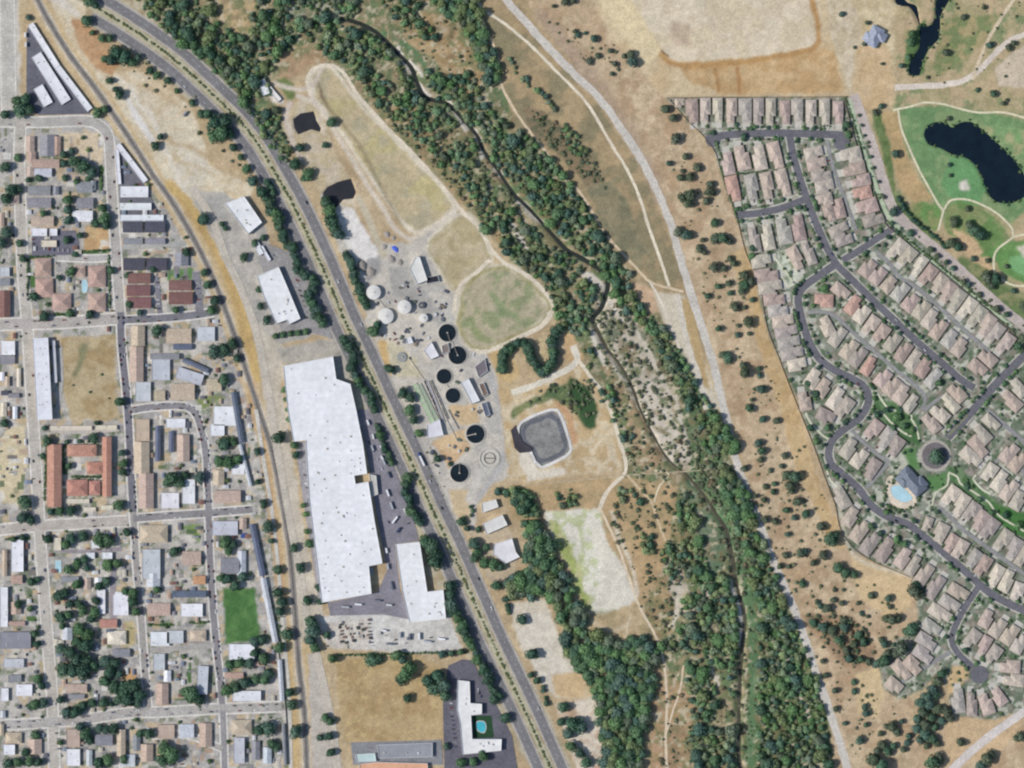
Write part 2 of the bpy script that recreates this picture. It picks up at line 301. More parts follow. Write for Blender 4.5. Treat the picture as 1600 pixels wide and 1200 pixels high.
area([(930, 440), (965, 455), (1010, 520), (1030, 570), (1052, 640), (1072, 700), (1075, 740), (1050, 728), (1020, 680), (985, 620), (955, 570), (925, 520)], (192, 180, 160), (120, 124, 100), warp=7, s=10, lo=.5, hi=.6)
area([(1010, 590), (1045, 640), (1070, 690), (1076, 735), (1055, 730), (1035, 690), (1010, 640), (1000, 600)], (200, 188, 170), warp=5)
area([(940, 560), (1000, 640), (1040, 720), (1010, 740), (985, 700), (975, 650), (950, 600)], (168, 142, 108), (130, 122, 88), warp=6, s=9)
area([(960, 750), (1020, 760), (1060, 830), (1075, 900), (1050, 990), (1020, 1000), (1000, 940), (960, 850), (945, 800)], (174, 148, 108), (140, 128, 88), warp=6, s=12)
area([(1030, 870), (1060, 880), (1085, 950), (1110, 900), (1130, 930), (1100, 960), (1060, 960)], (196, 182, 162), warp=6)
area([(1020, 1040), (1060, 1060), (1090, 1100), (1080, 1160), (1050, 1260), (1020, 1260), (1015, 1100)], (180, 146, 112), (166, 140, 100), warp=5, s=14)
area([(1155, 880), (1190, 870), (1215, 930), (1245, 1010), (1290, 1120), (1310, 1260), (1160, 1260), (1168, 1000)], (70, 104, 62), (96, 116, 74), warp=6, s=16)
area([(1085, 700), (1130, 720), (1150, 790), (1175, 880), (1160, 900), (1130, 830), (1095, 780), (1070, 750)], (92, 116, 84), (118, 128, 98), warp=6, s=10)
area([(1080, 740), (1110, 760), (1138, 850), (1146, 920), (1120, 930), (1095, 880), (1075, 800)], (98, 120, 90), (120, 132, 104), warp=6, s=8)
area([(1050, 540), (1090, 570), (1125, 660), (1130, 720), (1085, 730), (1070, 650)], (84, 110, 72), (120, 128, 98), warp=6, s=10)
GRAV = [([(622, 75), (640, 112)], 7), ([(652, 130), (672, 150)], 7), ([(702, 160), (728, 200)], 7), ([(742, 205), (754, 245)], 7), ([(805, 310), (850, 350)], 6), ([(800, 350), (822, 385)], 7), ([(772, 262), (784, 272)], 5), ([(660, 120), (640, 96)], 4), ([(916, 430), (945, 450)], 9), ([(952, 470), (972, 500)], 6), ([(924, 520), (945, 570)], 7), ([(1140, 905), (1158, 960), (1155, 1010)], 6)]
for pts, wd in [([(1090, 740), (1120, 790), (1148, 850), (1168, 920), (1178, 1000), (1176, 1080), (1172, 1250)], 15), ([(600, 50), (640, 75), (665, 110)], 7), ([(680, 120), (720, 150), (760, 215)], 8)]: put(linemask(pts, wd, 6, 1), (92, 124, 84))
for pts, wd in GRAV:
    put(linemask(pts, wd, 4, 1), (204, 194, 178))
put(CM*thr(10, 231, .54, .64), (112, 122, 82), .75); put(CM*thr(7, 235, .60, .68, 3), (196, 182, 152), .8); put(CM*thr(14, 239, .56, .66), (138, 116, 86), .55)
for pts, wd in [([(1090, 740), (1120, 790), (1148, 850), (1168, 920), (1178, 1000), (1176, 1080), (1172, 1250)], 10)]: put(linemask(pts, wd, 6, 1), (92, 126, 84), .8)
for pts, wd in GRAV: put(linemask(pts, wd, 5, 0), (206, 196, 180))
for pts, wd in [([(930, 520), (955, 560), (990, 620), (1020, 670), (1050, 715)], 5), ([(960, 470), (1000, 530), (1040, 600), (1066, 660), (1078, 720)], 7), ([(945, 455), (985, 500), (1020, 560)], 4), ([(1055, 880), (1062, 940), (1050, 980)], 8), ([(1030, 800), (1045, 850), (1062, 900)], 5), ([(1100, 1000), (1120, 1060), (1112, 1100)], 4), ([(1215, 1000), (1240, 1060), (1262, 1120)], 5)]: put(linemask(pts, wd, 8, 0), (204, 192, 172), .85)
# --- strip of dry grass east of the river, up to the wide dirt road
area([(735, -50), (800, -50), (850, 60), (930, 160), (1000, 260), (1050, 380), (1080, 470), (1110, 560), (1090, 570), (1055, 520), (1010, 445), (960, 400), (905, 300), (850, 235), (805, 190), (775, 110)], (172, 148, 110), (142, 130, 98), warp=5, s=26)
area([(815, 160), (870, 190), (905, 230), (940, 280), (925, 300), (880, 250), (830, 205)], (140, 120, 92), (104, 104, 78), warp=7, s=8)
area([(915, 290), (960, 280), (1010, 390), (1000, 425), (950, 370)], (146, 134, 102), (126, 122, 94), warp=7, s=14)
area([(985, 440), (1020, 450), (1030, 490), (1005, 490)], (198, 166, 132), warp=4)
area([(1020, 455), (1070, 462), (1080, 500), (1115, 610), (1130, 640), (1115, 640), (1085, 590), (1060, 540), (1035, 500)], (202, 190, 166), warp=3)
area([(1062, 465), (1078, 470), (1100, 560), (1110, 610), (1098, 600), (1074, 520)], (182, 154, 108), warp=3)
# --- grass slope between dirt road and estate
SL = [(830, -50), (930, -50), (960, 60), (1040, 150), (1080, 200), (1120, 260), (1170, 380), (1200, 500), (1240, 620), (1280, 740), (1330, 860), (1430, 900), (1440, 990), (1380, 1080), (1490, 1118), (1620, 1100), (1660, 1260), (1320, 1260), (1270, 1000), (1190, 810), (1140, 640), (1090, 470), (1040, 320), (960, 170), (850, 40)]
area(SL, (188, 162, 128), (200, 176, 142), warp=5, s=30); S = mask(SL, 5, 1)
put(S*thr(11, 271, .56, .66, 3), (178, 156, 122), .6); put(S*thr(16, 275, .58, .68, 3), (206, 184, 148), .6)
put(S*thr(22, 71, .55, .68), (174, 144, 110), .8); put(S*thr(8, 75, .6, .68), (160, 140, 108), .5)
put(linemask([(845, 20), (900, 90), (960, 170), (1000, 240), (1030, 310)], 22, 9, 3), (164, 142, 120), .6)
area([(1170, 380), (1195, 470), (1235, 600), (1275, 735), (1300, 800), (1325, 860), (1300, 850), (1270, 790), (1240, 720), (1220, 640), (1190, 560), (1165, 460), (1140, 400)], (198, 168, 122), (188, 156, 108), warp=4, s=14)
area([(1330, 865), (1420, 900), (1425, 950), (1380, 960), (1340, 930)], (206, 178, 134), warp=6)
area([(1250, 960), (1330, 965), (1370, 1010), (1360, 1040), (1310, 1040), (1280, 1000)], (150, 124, 98), (176, 144, 110), warp=8, s=12)
area([(1335, 1050), (1378, 1045), (1382, 1090), (1370, 1120), (1340, 1110)], (204, 178, 134), warp=5)
area([(1480, 1120), (1580, 1105), (1600, 1130), (1560, 1180), (1470, 1200)], (200, 170, 130), warp=5)
# --- graded pad in the north-east
area([(900, -50), (1340, -50), (1345, 80), (1335, 152), (1040, 152), (960, 70)], (204, 182, 144), (196, 170, 130), warp=3, s=30)
area([(985, -50), (1275, -50), (1282, 60), (1268, 78), (1200, 88), (1060, 100), (1020, 70), (985, 10)], (212, 196, 168), (206, 188, 156), warp=3, s=24)
area([(1045, 36), (1078, 36), (1080, 72), (1050, 74)], (190, 168, 142), warp=6, soft=3)
area([(1060, 98), (1200, 88), (1275, 76), (1305, 80), (1318, 145), (1130, 148), (1070, 125)], (192, 156, 108), (200, 168, 122), warp=4, s=16)
put(linemask([(960, -30), (985, 20), (1020, 68), (1055, 100), (1130, 100), (1200, 90), (1268, 76), (1278, 50), (1264, -30)], 9, 3, 1), (182, 140, 88))
put(linemask([(985, 15), (1030, 75), (1045, 88)], 3, 2, 0), (120, 94, 66)); put(linemask([(1118, 108), (1122, 142)], 5, 3, 1), (168, 126, 76)); put(linemask([(1152, 106), (1156, 142)], 6, 3, 1), (172, 128, 80))
area([(905, -50), (955, -50), (1035, 80), (1010, 100), (985, 75), (960, 40)], (214, 194, 152), warp=5)
area([(1285, -50), (1345, -50), (1350, 60), (1390, 110), (1400, 160), (1330, 158), (1320, 120), (1300, 60)], (206, 190, 160), (190, 172, 140), warp=4, s=12)
area([(1318, -50), (1420, -50), (1430, 40), (1420, 110), (1395, 110), (1350, 60)], (190, 170, 130), (206, 188, 150), warp=4, s=14)
area([(1340, 70), (1385, 75), (1395, 110), (1402, 165), (1352, 172), (1330, 140), (1335, 100)], (204, 176, 136), (198, 168, 124), warp=4)
# --- golf course
GOLF = [(1395, -50), (1660, -50), (1660, 560), (1600, 512), (1530, 445), (1470, 390), (1415, 335), (1395, 290), (1370, 210), (1358, 172), (1400, 170), (1400, 130)]
area(GOLF, (166, 154, 112), (188, 164, 126), warp=12, soft=4, s=24); G = mask(GOLF, 8, 2)
put(G*thr(16, 81, .53, .66), (122, 138, 94), .85); put(G*thr(9, 85, .56, .66), (188, 168, 130), .7)
area([(1405, 178), (1420, 168), (1470, 164), (1540, 175), (1660, 200), (1660, 330), (1600, 330), (1580, 350), (1520, 312), (1470, 330), (1450, 300), (1420, 230)], (108, 142, 92), (132, 154, 104), warp=3, s=20)
area([(1485, 242), (1520, 250), (1545, 290), (1530, 320), (1490, 315), (1470, 290)], (104, 152, 96), warp=4)
area([(1500, 205), (1560, 195), (1660, 215), (1660, 260), (1600, 260), (1560, 210)], (120, 154, 98), (158, 158, 112), warp=4, s=16)
area([(1498, 285), (1510, 281), (1516, 296), (1500, 298)], (216, 206, 190), warp=2)
area([(1425, 312), (1465, 320), (1475, 345), (1460, 362), (1430, 335)], (104, 140, 76), (140, 144, 92), warp=3, s=10)
area([(1478, 325), (1500, 312), (1530, 320), (1560, 345), (1580, 372), (1560, 388), (1545, 420), (1520, 400), (1480, 360)], (106, 138, 78), (132, 142, 92), warp=4, s=14)
area([(1485, 355), (1520, 372), (1545, 400), (1550, 430), (1530, 425), (1500, 385)], (204, 172, 130), warp=5)
area([(1530, 400), (1560, 380), (1640, 370), (1640, 450), (1600, 445), (1565, 425), (1552, 400)], (98, 140, 76), (110, 148, 82), warp=3, s=14)
area([(1575, 405), (1600, 395), (1640, 400), (1640, 430), (1600, 432), (1580, 422)], (118, 168, 108), warp=3); area([(1588, 385), (1640, 378), (1640, 402), (1600, 403)], (206, 196, 174), warp=2)
area([(1360, 172), (1378, 180), (1392, 230), (1400, 300), (1440, 345), (1470, 385), (1440, 370), (1400, 330), (1384, 260)], (110, 128, 78), (90, 112, 64), warp=3, s=10)
area([(1378, 175), (1400, 175), (1420, 250), (1455, 310), (1430, 318), (1405, 290), (1392, 230)], (190, 158, 112), (176, 150, 104), warp=4, s=12)
area([(1500, 400), (1540, 420), (1600, 470), (1640, 520), (1600, 510), (1540, 455), (1495, 410)], (104, 124, 76), (140, 140, 96), warp=4, s=12)
area([(1420, 60), (1445, 30), (1450, 80), (1440, 120), (1420, 118), (1412, 100)], (92, 122, 72), warp=5); area([(1470, 30), (1560, 20), (1545, 60), (1500, 100), (1470, 120), (1455, 105), (1475, 60)], (124, 136, 88), (168, 152, 108), warp=6, s=14)
area([(1555, 105), (1600, 70), (1660, 70), (1660, 140), (1560, 135)], (204, 186, 160), warp=4)
# --- estate plots: planting, gravel and paving between the houses, darker ground close round each
EST = [(1040, 153), (1328, 152), (1350, 205), (1375, 290), (1395, 335), (1440, 378), (1500, 430), (1560, 485), (1660, 560), (1660, 1085), (1600, 1108), (1555, 1124), (1488, 1118), (1482, 1085), (1470, 1045), (1440, 1078), (1405, 1092), (1382, 1078), (1372, 1030), (1400, 1000), (1436, 985), (1432, 900), (1380, 882), (1325, 858), (1306, 790), (1285, 725), (1256, 650), (1236, 600), (1200, 520), (1172, 400), (1148, 330), (1125, 265), (1112, 225), (1085, 195), (1062, 172)]
area(EST, (138, 142, 126), (106, 118, 96), warp=1.5, s=9, lo=.42, hi=.58); E = mask(EST, 1.5, 1)
put(E*thr(7, 91, .56, .62, 2), (84, 106, 76), .85); put(E*thr(8, 95, .57, .63, 2), (196, 194, 176), .8); put(E*thr(9, 97, .6, .66, 2), (150, 136, 124), .7)
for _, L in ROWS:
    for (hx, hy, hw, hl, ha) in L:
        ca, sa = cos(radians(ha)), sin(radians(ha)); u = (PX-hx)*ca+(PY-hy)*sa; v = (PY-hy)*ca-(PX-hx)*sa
        put(((np.abs(u) < hl/2+1.5) & (np.abs(v) < hw/2+2.5)).astype(float), (106, 108, 92), .7)  # ground toned darker in a rectangle slightly larger than the house
area([(1215, 392), (1228, 392), (1250, 430), (1246, 440), (1236, 445), (1216, 425)], (200, 202, 182), (120, 134, 100), warp=2, s=8)
area([(1358, 612), (1420, 640), (1440, 665), (1440, 700), (1415, 690), (1380, 660), (1362, 640)], (74, 108, 64), (100, 130, 88), warp=3, s=8)
area([(1410, 700), (1430, 700), (1438, 735), (1420, 730)], (92, 134, 78), warp=2); area([(1448, 745), (1480, 738), (1476, 765), (1455, 768)], (92, 134, 78), warp=2)
area([(1478, 728), (1500, 732), (1540, 770), (1600, 815), (1600, 840), (1560, 815), (1510, 780), (1482, 750)], (82, 116, 72), (112, 138, 96), warp=3, s=9)
area([(1545, 785), (1600, 800), (1640, 830), (1600, 840), (1560, 820)], (74, 122, 62), warp=3)
area([(1490, 1040), (1510, 1042), (1512, 1060), (1480, 1090), (1478, 1060)], (200, 170, 124), warp=3)
put(linemask([(1312, 795), (1328, 860), (1360, 882), (1405, 895), (1436, 905)], 4, 2, 1), (206, 196, 172))
# --- treatment works
PL = [(500, 300), (555, 330), (575, 380), (640, 380), (690, 340), (712, 330), (720, 345), (672, 372), (700, 450), (725, 470), (720, 500), (745, 545), (775, 590), (795, 640), (790, 690), (810, 740), (750, 760), (735, 820), (700, 815), (660, 720), (620, 620), (580, 520), (545, 420), (515, 350)]
area(PL, (198, 189, 174), (182, 176, 166), warp=4, s=20); 
area([(515, 330), (550, 325), (590, 390), (590, 420), (572, 440), (556, 420), (530, 360)], (218, 212, 204), warp=4); area([(572, 405), (592, 400), (596, 425), (575, 440), (568, 425)], (160, 156, 152), warp=3)
area([(606, 420), (640, 415), (660, 450), (700, 500), (705, 530), (640, 470), (612, 460)], (168, 164, 156), warp=4)
area([(586, 535), (610, 530), (650, 560), (660, 590), (620, 590), (600, 570)], (200, 188, 156), (184, 176, 150), warp=4)
area([(700, 632), (745, 630), (750, 665), (720, 665), (705, 650)], (204, 176, 134), warp=4); area([(672, 690), (730, 668), (735, 700), (712, 720), (700, 730), (690, 710)], (208, 178, 136), (196, 160, 120), warp=4)
area([(700, 765), (742, 765), (735, 820), (715, 815)], (200, 176, 138), warp=4); area([(590, 530), (603, 530), (612, 590), (600, 590)], (204, 168, 112), warp=2)
put(linemask([(735, 780), (752, 740), (775, 735), (796, 700), (785, 640), (770, 590), (745, 540), (715, 510), (690, 470)], 14, 2, 1), (192, 186, 174))
put(linemask([(712, 500), (744, 545), (766, 588), (784, 640), (792, 695), (772, 742), (738, 790)], 11, 1, 1), (178, 174, 168))
put(linemask([(742, 750), (738, 830)], 9, 2, 1), (196, 188, 176))
# basins and drying fields
F1 = [(488, 120), (500, 108), (518, 108), (548, 150), (600, 205), (680, 285), (708, 322), (690, 345), (650, 360), (632, 345), (592, 290), (540, 210), (496, 165)]
F2 = [(674, 378), (722, 338), (744, 352), (765, 398), (764, 412), (715, 453), (696, 430), (680, 405)]
F3 = [(718, 492), (735, 440), (785, 418), (828, 440), (858, 488), (800, 528), (745, 545), (722, 520)]
HALO = (214, 202, 178)
put(linemask(F1, 12, 2, 1, True), HALO); put(linemask(F2, 13, 2, 1, True), HALO); put(linemask(F3, 13, 2, 1, True), HALO)
area(F1, (190, 172, 134), (178, 166, 134), warp=3, s=26, sp=None); put(mask(F1, 3)*thr(30, 103, .5, .62), (184, 170, 118), .8)
area([(494, 122), (508, 150), (518, 180), (500, 150)], (128, 112, 86), warp=3); put(linemask([(505, 160), (545, 205), (580, 260), (598, 300), (625, 345)], 5, 3, 1), (146, 132, 100), .8)
area(F2, (190, 174, 140), (178, 162, 122), warp=3, s=20); put(linemask(F2, 5, 4, 1, True), (160, 146, 104), .7)
area(F3, (176, 164, 134), (142, 148, 108), warp=3, s=16, lo=.48, hi=.66); put(linemask([(770, 462), (785, 485), (808, 492)], 12, 8, 3), (122, 142, 96), .8); put(linemask([(735, 500), (745, 522), (765, 530)], 8, 6, 2), (130, 144, 92), .8); put(linemask(F3, 6, 4, 1, True), (148, 140, 84), .8)
area([(440, 170), (480, 155), (505, 180), (520, 230), (550, 290), (556, 325), (540, 320), (500, 300), (465, 240), (440, 200)], (200, 184, 158), (190, 172, 136), warp=4, s=16)
area([(445, 120), (458, 130), (462, 150), (452, 158), (440, 140), (430, 125)], (112, 126, 72), warp=3)
area([(415, 132), (440, 150), (445, 162), (425, 160)], (206, 194, 180), warp=3)
put(linemask([(430, 130), (465, 140), (490, 130), (500, 108)], 7, 2, 1), (206, 192, 172)); put(linemask([(465, 150), (500, 165), (520, 200), (545, 240), (575, 290), (600, 330), (625, 365), (650, 372), (690, 345), (715, 325)], 7, 2, 1), (210, 196, 176))
put(linemask([(452, 160), (446, 185), (455, 215), (470, 250)], 7, 2, 1), (204, 188, 172))
put(linemask([(560, 310), (575, 340), (600, 400)], 10, 3, 1), (190, 178, 152))
# ground round the lined basin
area([(775, 590), (800, 610), (850, 590), (905, 568), (930, 600), (960, 660), (975, 720), (960, 735), (890, 745), (820, 755), (795, 740), (785, 660)], (192, 164, 120), (204, 186, 152), warp=4, s=14)
area([(870, 700), (960, 690), (970, 735), (880, 745)], (204, 186, 154), (186, 160, 118), warp=5, s=10)
area([(800, 640), (830, 622), (870, 600), (905, 596), (915, 640), (912, 665), (895, 640), (862, 622), (820, 640), (803, 655)], (88, 108, 70), (128, 132, 86), warp=6, s=9)
area([(890, 590), (920, 605), (935, 640), (932, 668), (918, 672), (905, 650), (895, 620)], (58, 88, 54), warp=5)
area([(865, 622), (890, 640), (903, 690), (895, 700), (884, 655)], (192, 150, 110), warp=3)
area([(808, 702), (828, 700), (840, 735), (880, 730), (885, 742), (825, 752), (815, 730)], (216, 204, 184), warp=3)
area([(762, 545), (790, 540), (812, 580), (800, 600), (780, 595)], (196, 166, 116), warp=4)
area([(840, 530), (850, 525), (858, 565), (845, 575), (838, 560)], (196, 174, 132), warp=3); area([(880, 525), (895, 518), (912, 560), (900, 575), (885, 560)], (196, 162, 116), warp=3)
# south of the works
area([(790, 760), (975, 745), (1060, 760), (1040, 870), (1000, 960), (930, 960), (860, 830), (800, 810)], (186, 156, 114), (168, 146, 106), warp=5, s=16)
area([(850, 800), (925, 795), (940, 800), (945, 840), (975, 890), (992, 930), (1000, 950), (980, 965), (950, 985), (922, 970), (912, 920), (885, 880), (862, 840)], (212, 206, 188), (186, 190, 146), warp=4, s=9, lo=.48, hi=.58)
area([(856, 812), (868, 812), (888, 850), (905, 885), (918, 930), (924, 958), (912, 950), (896, 905), (872, 860)], (158, 168, 96), (186, 184, 132), warp=5, s=9)
put(linemask([(905, 815), (912, 850), (908, 880)], 7, 6, 1), (176, 182, 128), .8)
area([(925, 790), (945, 840), (995, 930), (998, 955), (925, 950), (935, 900), (928, 840)], (214, 206, 188), warp=4)
area([(922, 955), (950, 952), (975, 962), (955, 975), (930, 978)], (164, 160, 130), warp=4); area([(918, 965), (1000, 940), (1015, 985), (975, 1010), (960, 995), (918, 990)], (186, 162, 124), (164, 146, 108), warp=7, s=10)
put(linemask([(985, 960), (978, 985), (972, 1010)], 3, 3, 0), (208, 192, 160), .8); put(linemask([(925, 972), (955, 985), (985, 975)], 4, 3, 1), (206, 192, 162), .7); put(linemask([(955, 800), (968, 840), (985, 880), (996, 930)], 5, 3, 1), (214, 204, 184), .8)
area([(795, 945), (850, 935), (870, 985), (885, 1020), (910, 1070), (905, 1090), (870, 1090), (840, 1060), (810, 1000)], (212, 202, 184), (202, 190, 168), warp=5, s=20)
area([(860, 1055), (905, 1050), (915, 1075), (905, 1092), (868, 1088)], (202, 172, 128), warp=4)
area([(870, 1100), (930, 1090), (945, 1130), (940, 1180), (950, 1260), (920, 1260), (885, 1150)], (210, 196, 176), (192, 162, 134), warp=5)
area([(735, 830), (790, 820), (812, 850), (800, 930), (760, 900)], (192, 172, 142), (176, 160, 136), warp=4)
# yards of the big warehouse
area([(430, 545), (520, 528), (545, 555), (548, 600), (450, 575)], (178, 170, 156), (158, 152, 140), warp=2, s=10)
area([(500, 965), (580, 950), (640, 965), (700, 958), (722, 1015), (650, 1022), (520, 1012), (505, 1000)], (206, 202, 194), (190, 186, 178), warp=2, s=12)
area([(505, 975), (575, 965), (580, 1010), (515, 1012)], (206, 198, 186), (188, 176, 164), warp=2, s=8)
area([(525, 1030), (640, 1022), (688, 1040), (692, 1155), (540, 1160), (528, 1100)], (184, 158, 114), (172, 144, 100), warp=4, s=26); put(mask([(525, 1030), (640, 1022), (688, 1040), (692, 1155), (540, 1160)], 4)*thr(7, 131, .6, .68), (196, 172, 118), .6)
area([(480, 1020), (498, 1020), (515, 1090), (545, 1260), (490, 1260)], (186, 176, 164), warp=3)
# fine mottling
IMG *= (0.93+0.14*rng.random(PX.shape))[..., None]
IMG *= ((0.86+0.28*fbm(PX, PY, 5, 151, 2))*(0.88+0.24*fbm(PX, PY, 45, 161, 3)))[..., None]
# relief: river bed, lined basin, lakes
RIVER = [(530, 28), (560, 36), (590, 52), (620, 82), (642, 105), (652, 130), (665, 152), (700, 163), (722, 185), (745, 212), (757, 238), (775, 262), (800, 300), (830, 330), (868, 372), (885, 390), (912, 405), (940, 425), (950, 445), (940, 480), (926, 500), (935, 520), (948, 545), (968, 570), (985, 600), (1000, 640), (1020, 680), (1045, 720), (1070, 740), (1100, 775), (1120, 805), (1135, 830), (1145, 875), (1152, 920), (1163, 960), (1160, 1010), (1156, 1060), (1154, 1130), (1156, 1260)]
BASIN = [(814, 661), (862, 640), (876, 650), (890, 690), (892, 701), (884, 713), (846, 730), (836, 722), (828, 704), (812, 690)]
LAKE = [(1444, 212), (1448, 198), (1460, 191), (1478, 192), (1487, 199), (1500, 192), (1516, 190), (1533, 201), (1555, 220), (1580, 244), (1597, 266), (1606, 290), (1600, 308), (1580, 318), (1560, 316), (1546, 306), (1538, 288), (1530, 268), (1518, 252), (1502, 244), (1486, 240), (1468, 231), (1452, 226)]
CREEK = [(1400, -40), (1414, 0), (1432, 10), (1438, 38), (1452, 40), (1460, 28), (1462, 0), (1466, -40), (1500, -40), (1482, 2), (1470, 24), (1467, 60), (1452, 76), (1442, 96), (1436, 118), (1420, 116), (1424, 92), (1436, 74), (1436, 40), (1422, 12), (1400, 5)]
DARK1 = [(458, 186), (470, 177), (490, 174), (494, 188), (501, 200), (500, 206), (486, 202), (466, 210), (460, 200)]
DARK2 = [(505, 300), (512, 292), (528, 284), (548, 279), (556, 300), (552, 310), (536, 312), (520, 330), (506, 325)]
H = -2.2*linemask(RIVER, 8, 2, 1)
for pl, d in ((LAKE, 2.0), (CREEK, 2.0)): H = np.minimum(H, -d*blur(inpoly(PX, PY, pl).astype(float), 1))
bm_ = inpoly(PX, PY, BASIN).astype(float); H = np.minimum(H, -3.0*blur(bm_, 1))
for pl in (DARK1, DARK2): H = np.minimum(H, -2.0*blur(inpoly(PX, PY, pl).astype(float), 1))
inner = (np.abs(XX) < 875) & (np.abs(YY) < 655); H = np.where(inner, H, 0)
def hz(x, y):
    i = np.clip(np.searchsorted(GX, x), 0, len(GX)-1); j = np.clip(np.searchsorted(GY, y), 0, len(GY)-1)
    return float(H[j, i])
ny, nx = XX.shape
co = np.stack([XX, YY, H], -1).reshape(-1, 3)
idx = np.arange(nx*ny).reshape(ny, nx)
quad = np.stack([idx[:-1, :-1], idx[:-1, 1:], idx[1:, 1:], idx[1:, :-1]], -1).reshape(-1, 4)
def npmesh(name, co, quad, mats, attr=None, colr=None, k=4):
    me = bpy.data.meshes.new(name); me.vertices.add(len(co)); me.vertices.foreach_set("co", co.astype(np.float32).ravel())
    nq = len(quad); me.loops.add(nq*k); me.loops.foreach_set("vertex_index", quad.astype(np.int32).ravel())
    me.polygons.add(nq); me.polygons.foreach_set("loop_start", np.arange(0, nq*k, k, dtype=np.int32))
    try: me.polygons.foreach_set("loop_total", np.full(nq, k, np.int32))
    except Exception: pass
    if attr:
        a = me.color_attributes.new(attr, 'FLOAT_COLOR', 'POINT'); a.data.foreach_set("color", colr.astype(np.float32).ravel())
    me.materials.append(mats); me.update(calc_edges=True); return me
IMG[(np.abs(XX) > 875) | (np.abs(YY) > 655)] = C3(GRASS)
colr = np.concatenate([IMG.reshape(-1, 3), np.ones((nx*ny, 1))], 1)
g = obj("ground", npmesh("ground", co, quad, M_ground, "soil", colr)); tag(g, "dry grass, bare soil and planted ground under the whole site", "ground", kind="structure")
# ---------------------------------------------------------------- roads, tracks, water
ZC = [0.03]
def nz():
    ZC[0] += 0.004; return ZC[0]
def ribbon(name, pts, wd, col, m=None, label=None, rough=0.0, closed=False, z=None, kind="structure", smooth=True, cat=None):
    a = smooth_line(pts, 7, closed) if smooth else np.array(pts, float)
    n = len(a); h = np.zeros(n)+np.asarray(wd)/2.0
    if rough:
        h1 = h*(1+rough*(rng.random(n)-.5)*2); h2 = h*(1+rough*(rng.random(n)-.5)*2)
    else: h1 = h2 = h
    l = offset_line(a, h1, closed); r = offset_line(a, -h2, closed); zz = nz() if z is None else z
    v = [(*P(*q), zz) for q in l]+[(*P(*q), zz) for q in r]
    f = [(i, n+i, n+i+1, i+1) for i in range(n-1)]
    if closed: f.append((n-1, 2*n-1, n, 0))
    me = mesh(name, v, f, m or M_pave); me.flip_normals() if me.polygons[0].normal.z < 0 else None
    o = obj(name, me, col=D(*col) if col else None)
    return tag(o, label, cat or name.replace('_', ' '), kind=kind)
def flat(name, poly, col, m=None, label=None, z=None, kind="structure", cat=None, parent=None, rounded=False):
    if rounded: poly = smooth_line(poly, 3, True)
    zz = nz() if z is None else z
    v = [(*P(*q), zz) for q in poly]; me = mesh(name, v, [tuple(range(len(v)))], m or M_pave)
    if me.polygons[0].normal.z < 0: me.flip_normals()
    o = obj(name, me, parent, D(*col) if col else None)
    if parent is None: tag(o, label, cat or name.replace('_', ' '), kind=kind)
    return o
rv = smooth_line(RIVER, 7); tt = np.linspace(0, 1, len(rv)); rw = np.interp(tt, [0, .3, .42, .5, 1], [6.5, 5, 7.5, 3.6, 3.6])*(.75+.5*fbm(rv[:, 0], rv[:, 1], 22, 77, 2))
kk = int(np.argmin(np.hypot(rv[:, 0]-928, rv[:, 1]-505)))
ribbon("river", [tuple(q) for q in rv[:kk+1]], rw[:kk+1], None, M_river, "dark narrow river winding between wooded banks", z=-0.9, smooth=False)
ribbon("river", [tuple(q) for q in rv[kk:]], np.maximum(rw[kk:], 2.2)*np.interp(rv[kk:, 1], [505, 740, 820, 1200], [.95, .85, 1.35, 1.3]), None, M_river2, "narrow shallow brown lower reach of the river", z=-0.9, smooth=False)
flat("lake", LAKE, None, M_lake, "dark blue lake on the golf course", z=-0.5, rounded=True)
flat("creek_pond", CREEK, None, M_lake, "dark forked pond in the rough north of the lake", z=-0.5, rounded=True)
flat("settling_pond", DARK1, None, M_pond, "small black settling pond beside the tall trees", z=-0.5)
flat("settling_pond", DARK2, None, M_pond, "larger black settling pond north of the long pale yard", z=-0.5)
# dirt roads and trails
def drt(pts, wd, col, label, rough=.25): ribbon("dirt_track", pts, wd, col, None, label, rough)
ribbon("dirt_road", [(770, -30), (798, 8), (830, 44), (866, 84), (900, 118), (935, 152), (962, 188), (985, 222), (1008, 260), (1030, 305), (1048, 350), (1062, 400), (1080, 460), (1096, 510), (1112, 560), (1124, 610), (1135, 655), (1146, 705), (1162, 752), (1180, 800), (1198, 850), (1218, 900), (1238, 945), (1262, 1010), (1278, 1060), (1296, 1110), (1318, 1180), (1335, 1240)], 12, (200, 192, 180), None, "wide pale unpaved road running down the east side of the river", 0.16)
drt([(735, -30), (752, 10), (790, 38), (830, 72), (870, 112), (912, 155), (935, 190), (958, 230), (980, 265), (1000, 310), (1012, 350), (1030, 400), (1046, 448)], 4.5, (222, 208, 182), "thin pale trail just west of the wide unpaved road")
drt([(742, 0), (758, 40), (778, 90), (783, 130), (800, 165), (822, 198), (855, 240), (880, 275), (905, 300), (925, 330), (945, 365), (975, 398), (1000, 425), (1018, 442), (1068, 456)], 4, (214, 190, 156), "thin brown trail along the tree line from the north to the road junction")
drt([(1015, 440), (1032, 470), (1050, 515), (1062, 545)], 4, (216, 204, 182), "short pale trail south of the trail junction")
drt([(1058, 460), (1066, 500), (1078, 550), (1092, 590), (1104, 640)], 9, (206, 196, 178), "pale side track running beside the wide unpaved road")
TR = (216, 202, 178)
drt([(855, 492), (866, 480), (850, 455), (826, 432), (790, 412), (768, 390), (745, 352), (722, 330), (690, 290), (640, 235), (600, 195), (560, 150), (535, 112), (512, 102), (492, 106), (480, 125), (486, 150)], 6, TR, "pale service track round the east side of the drying fields")
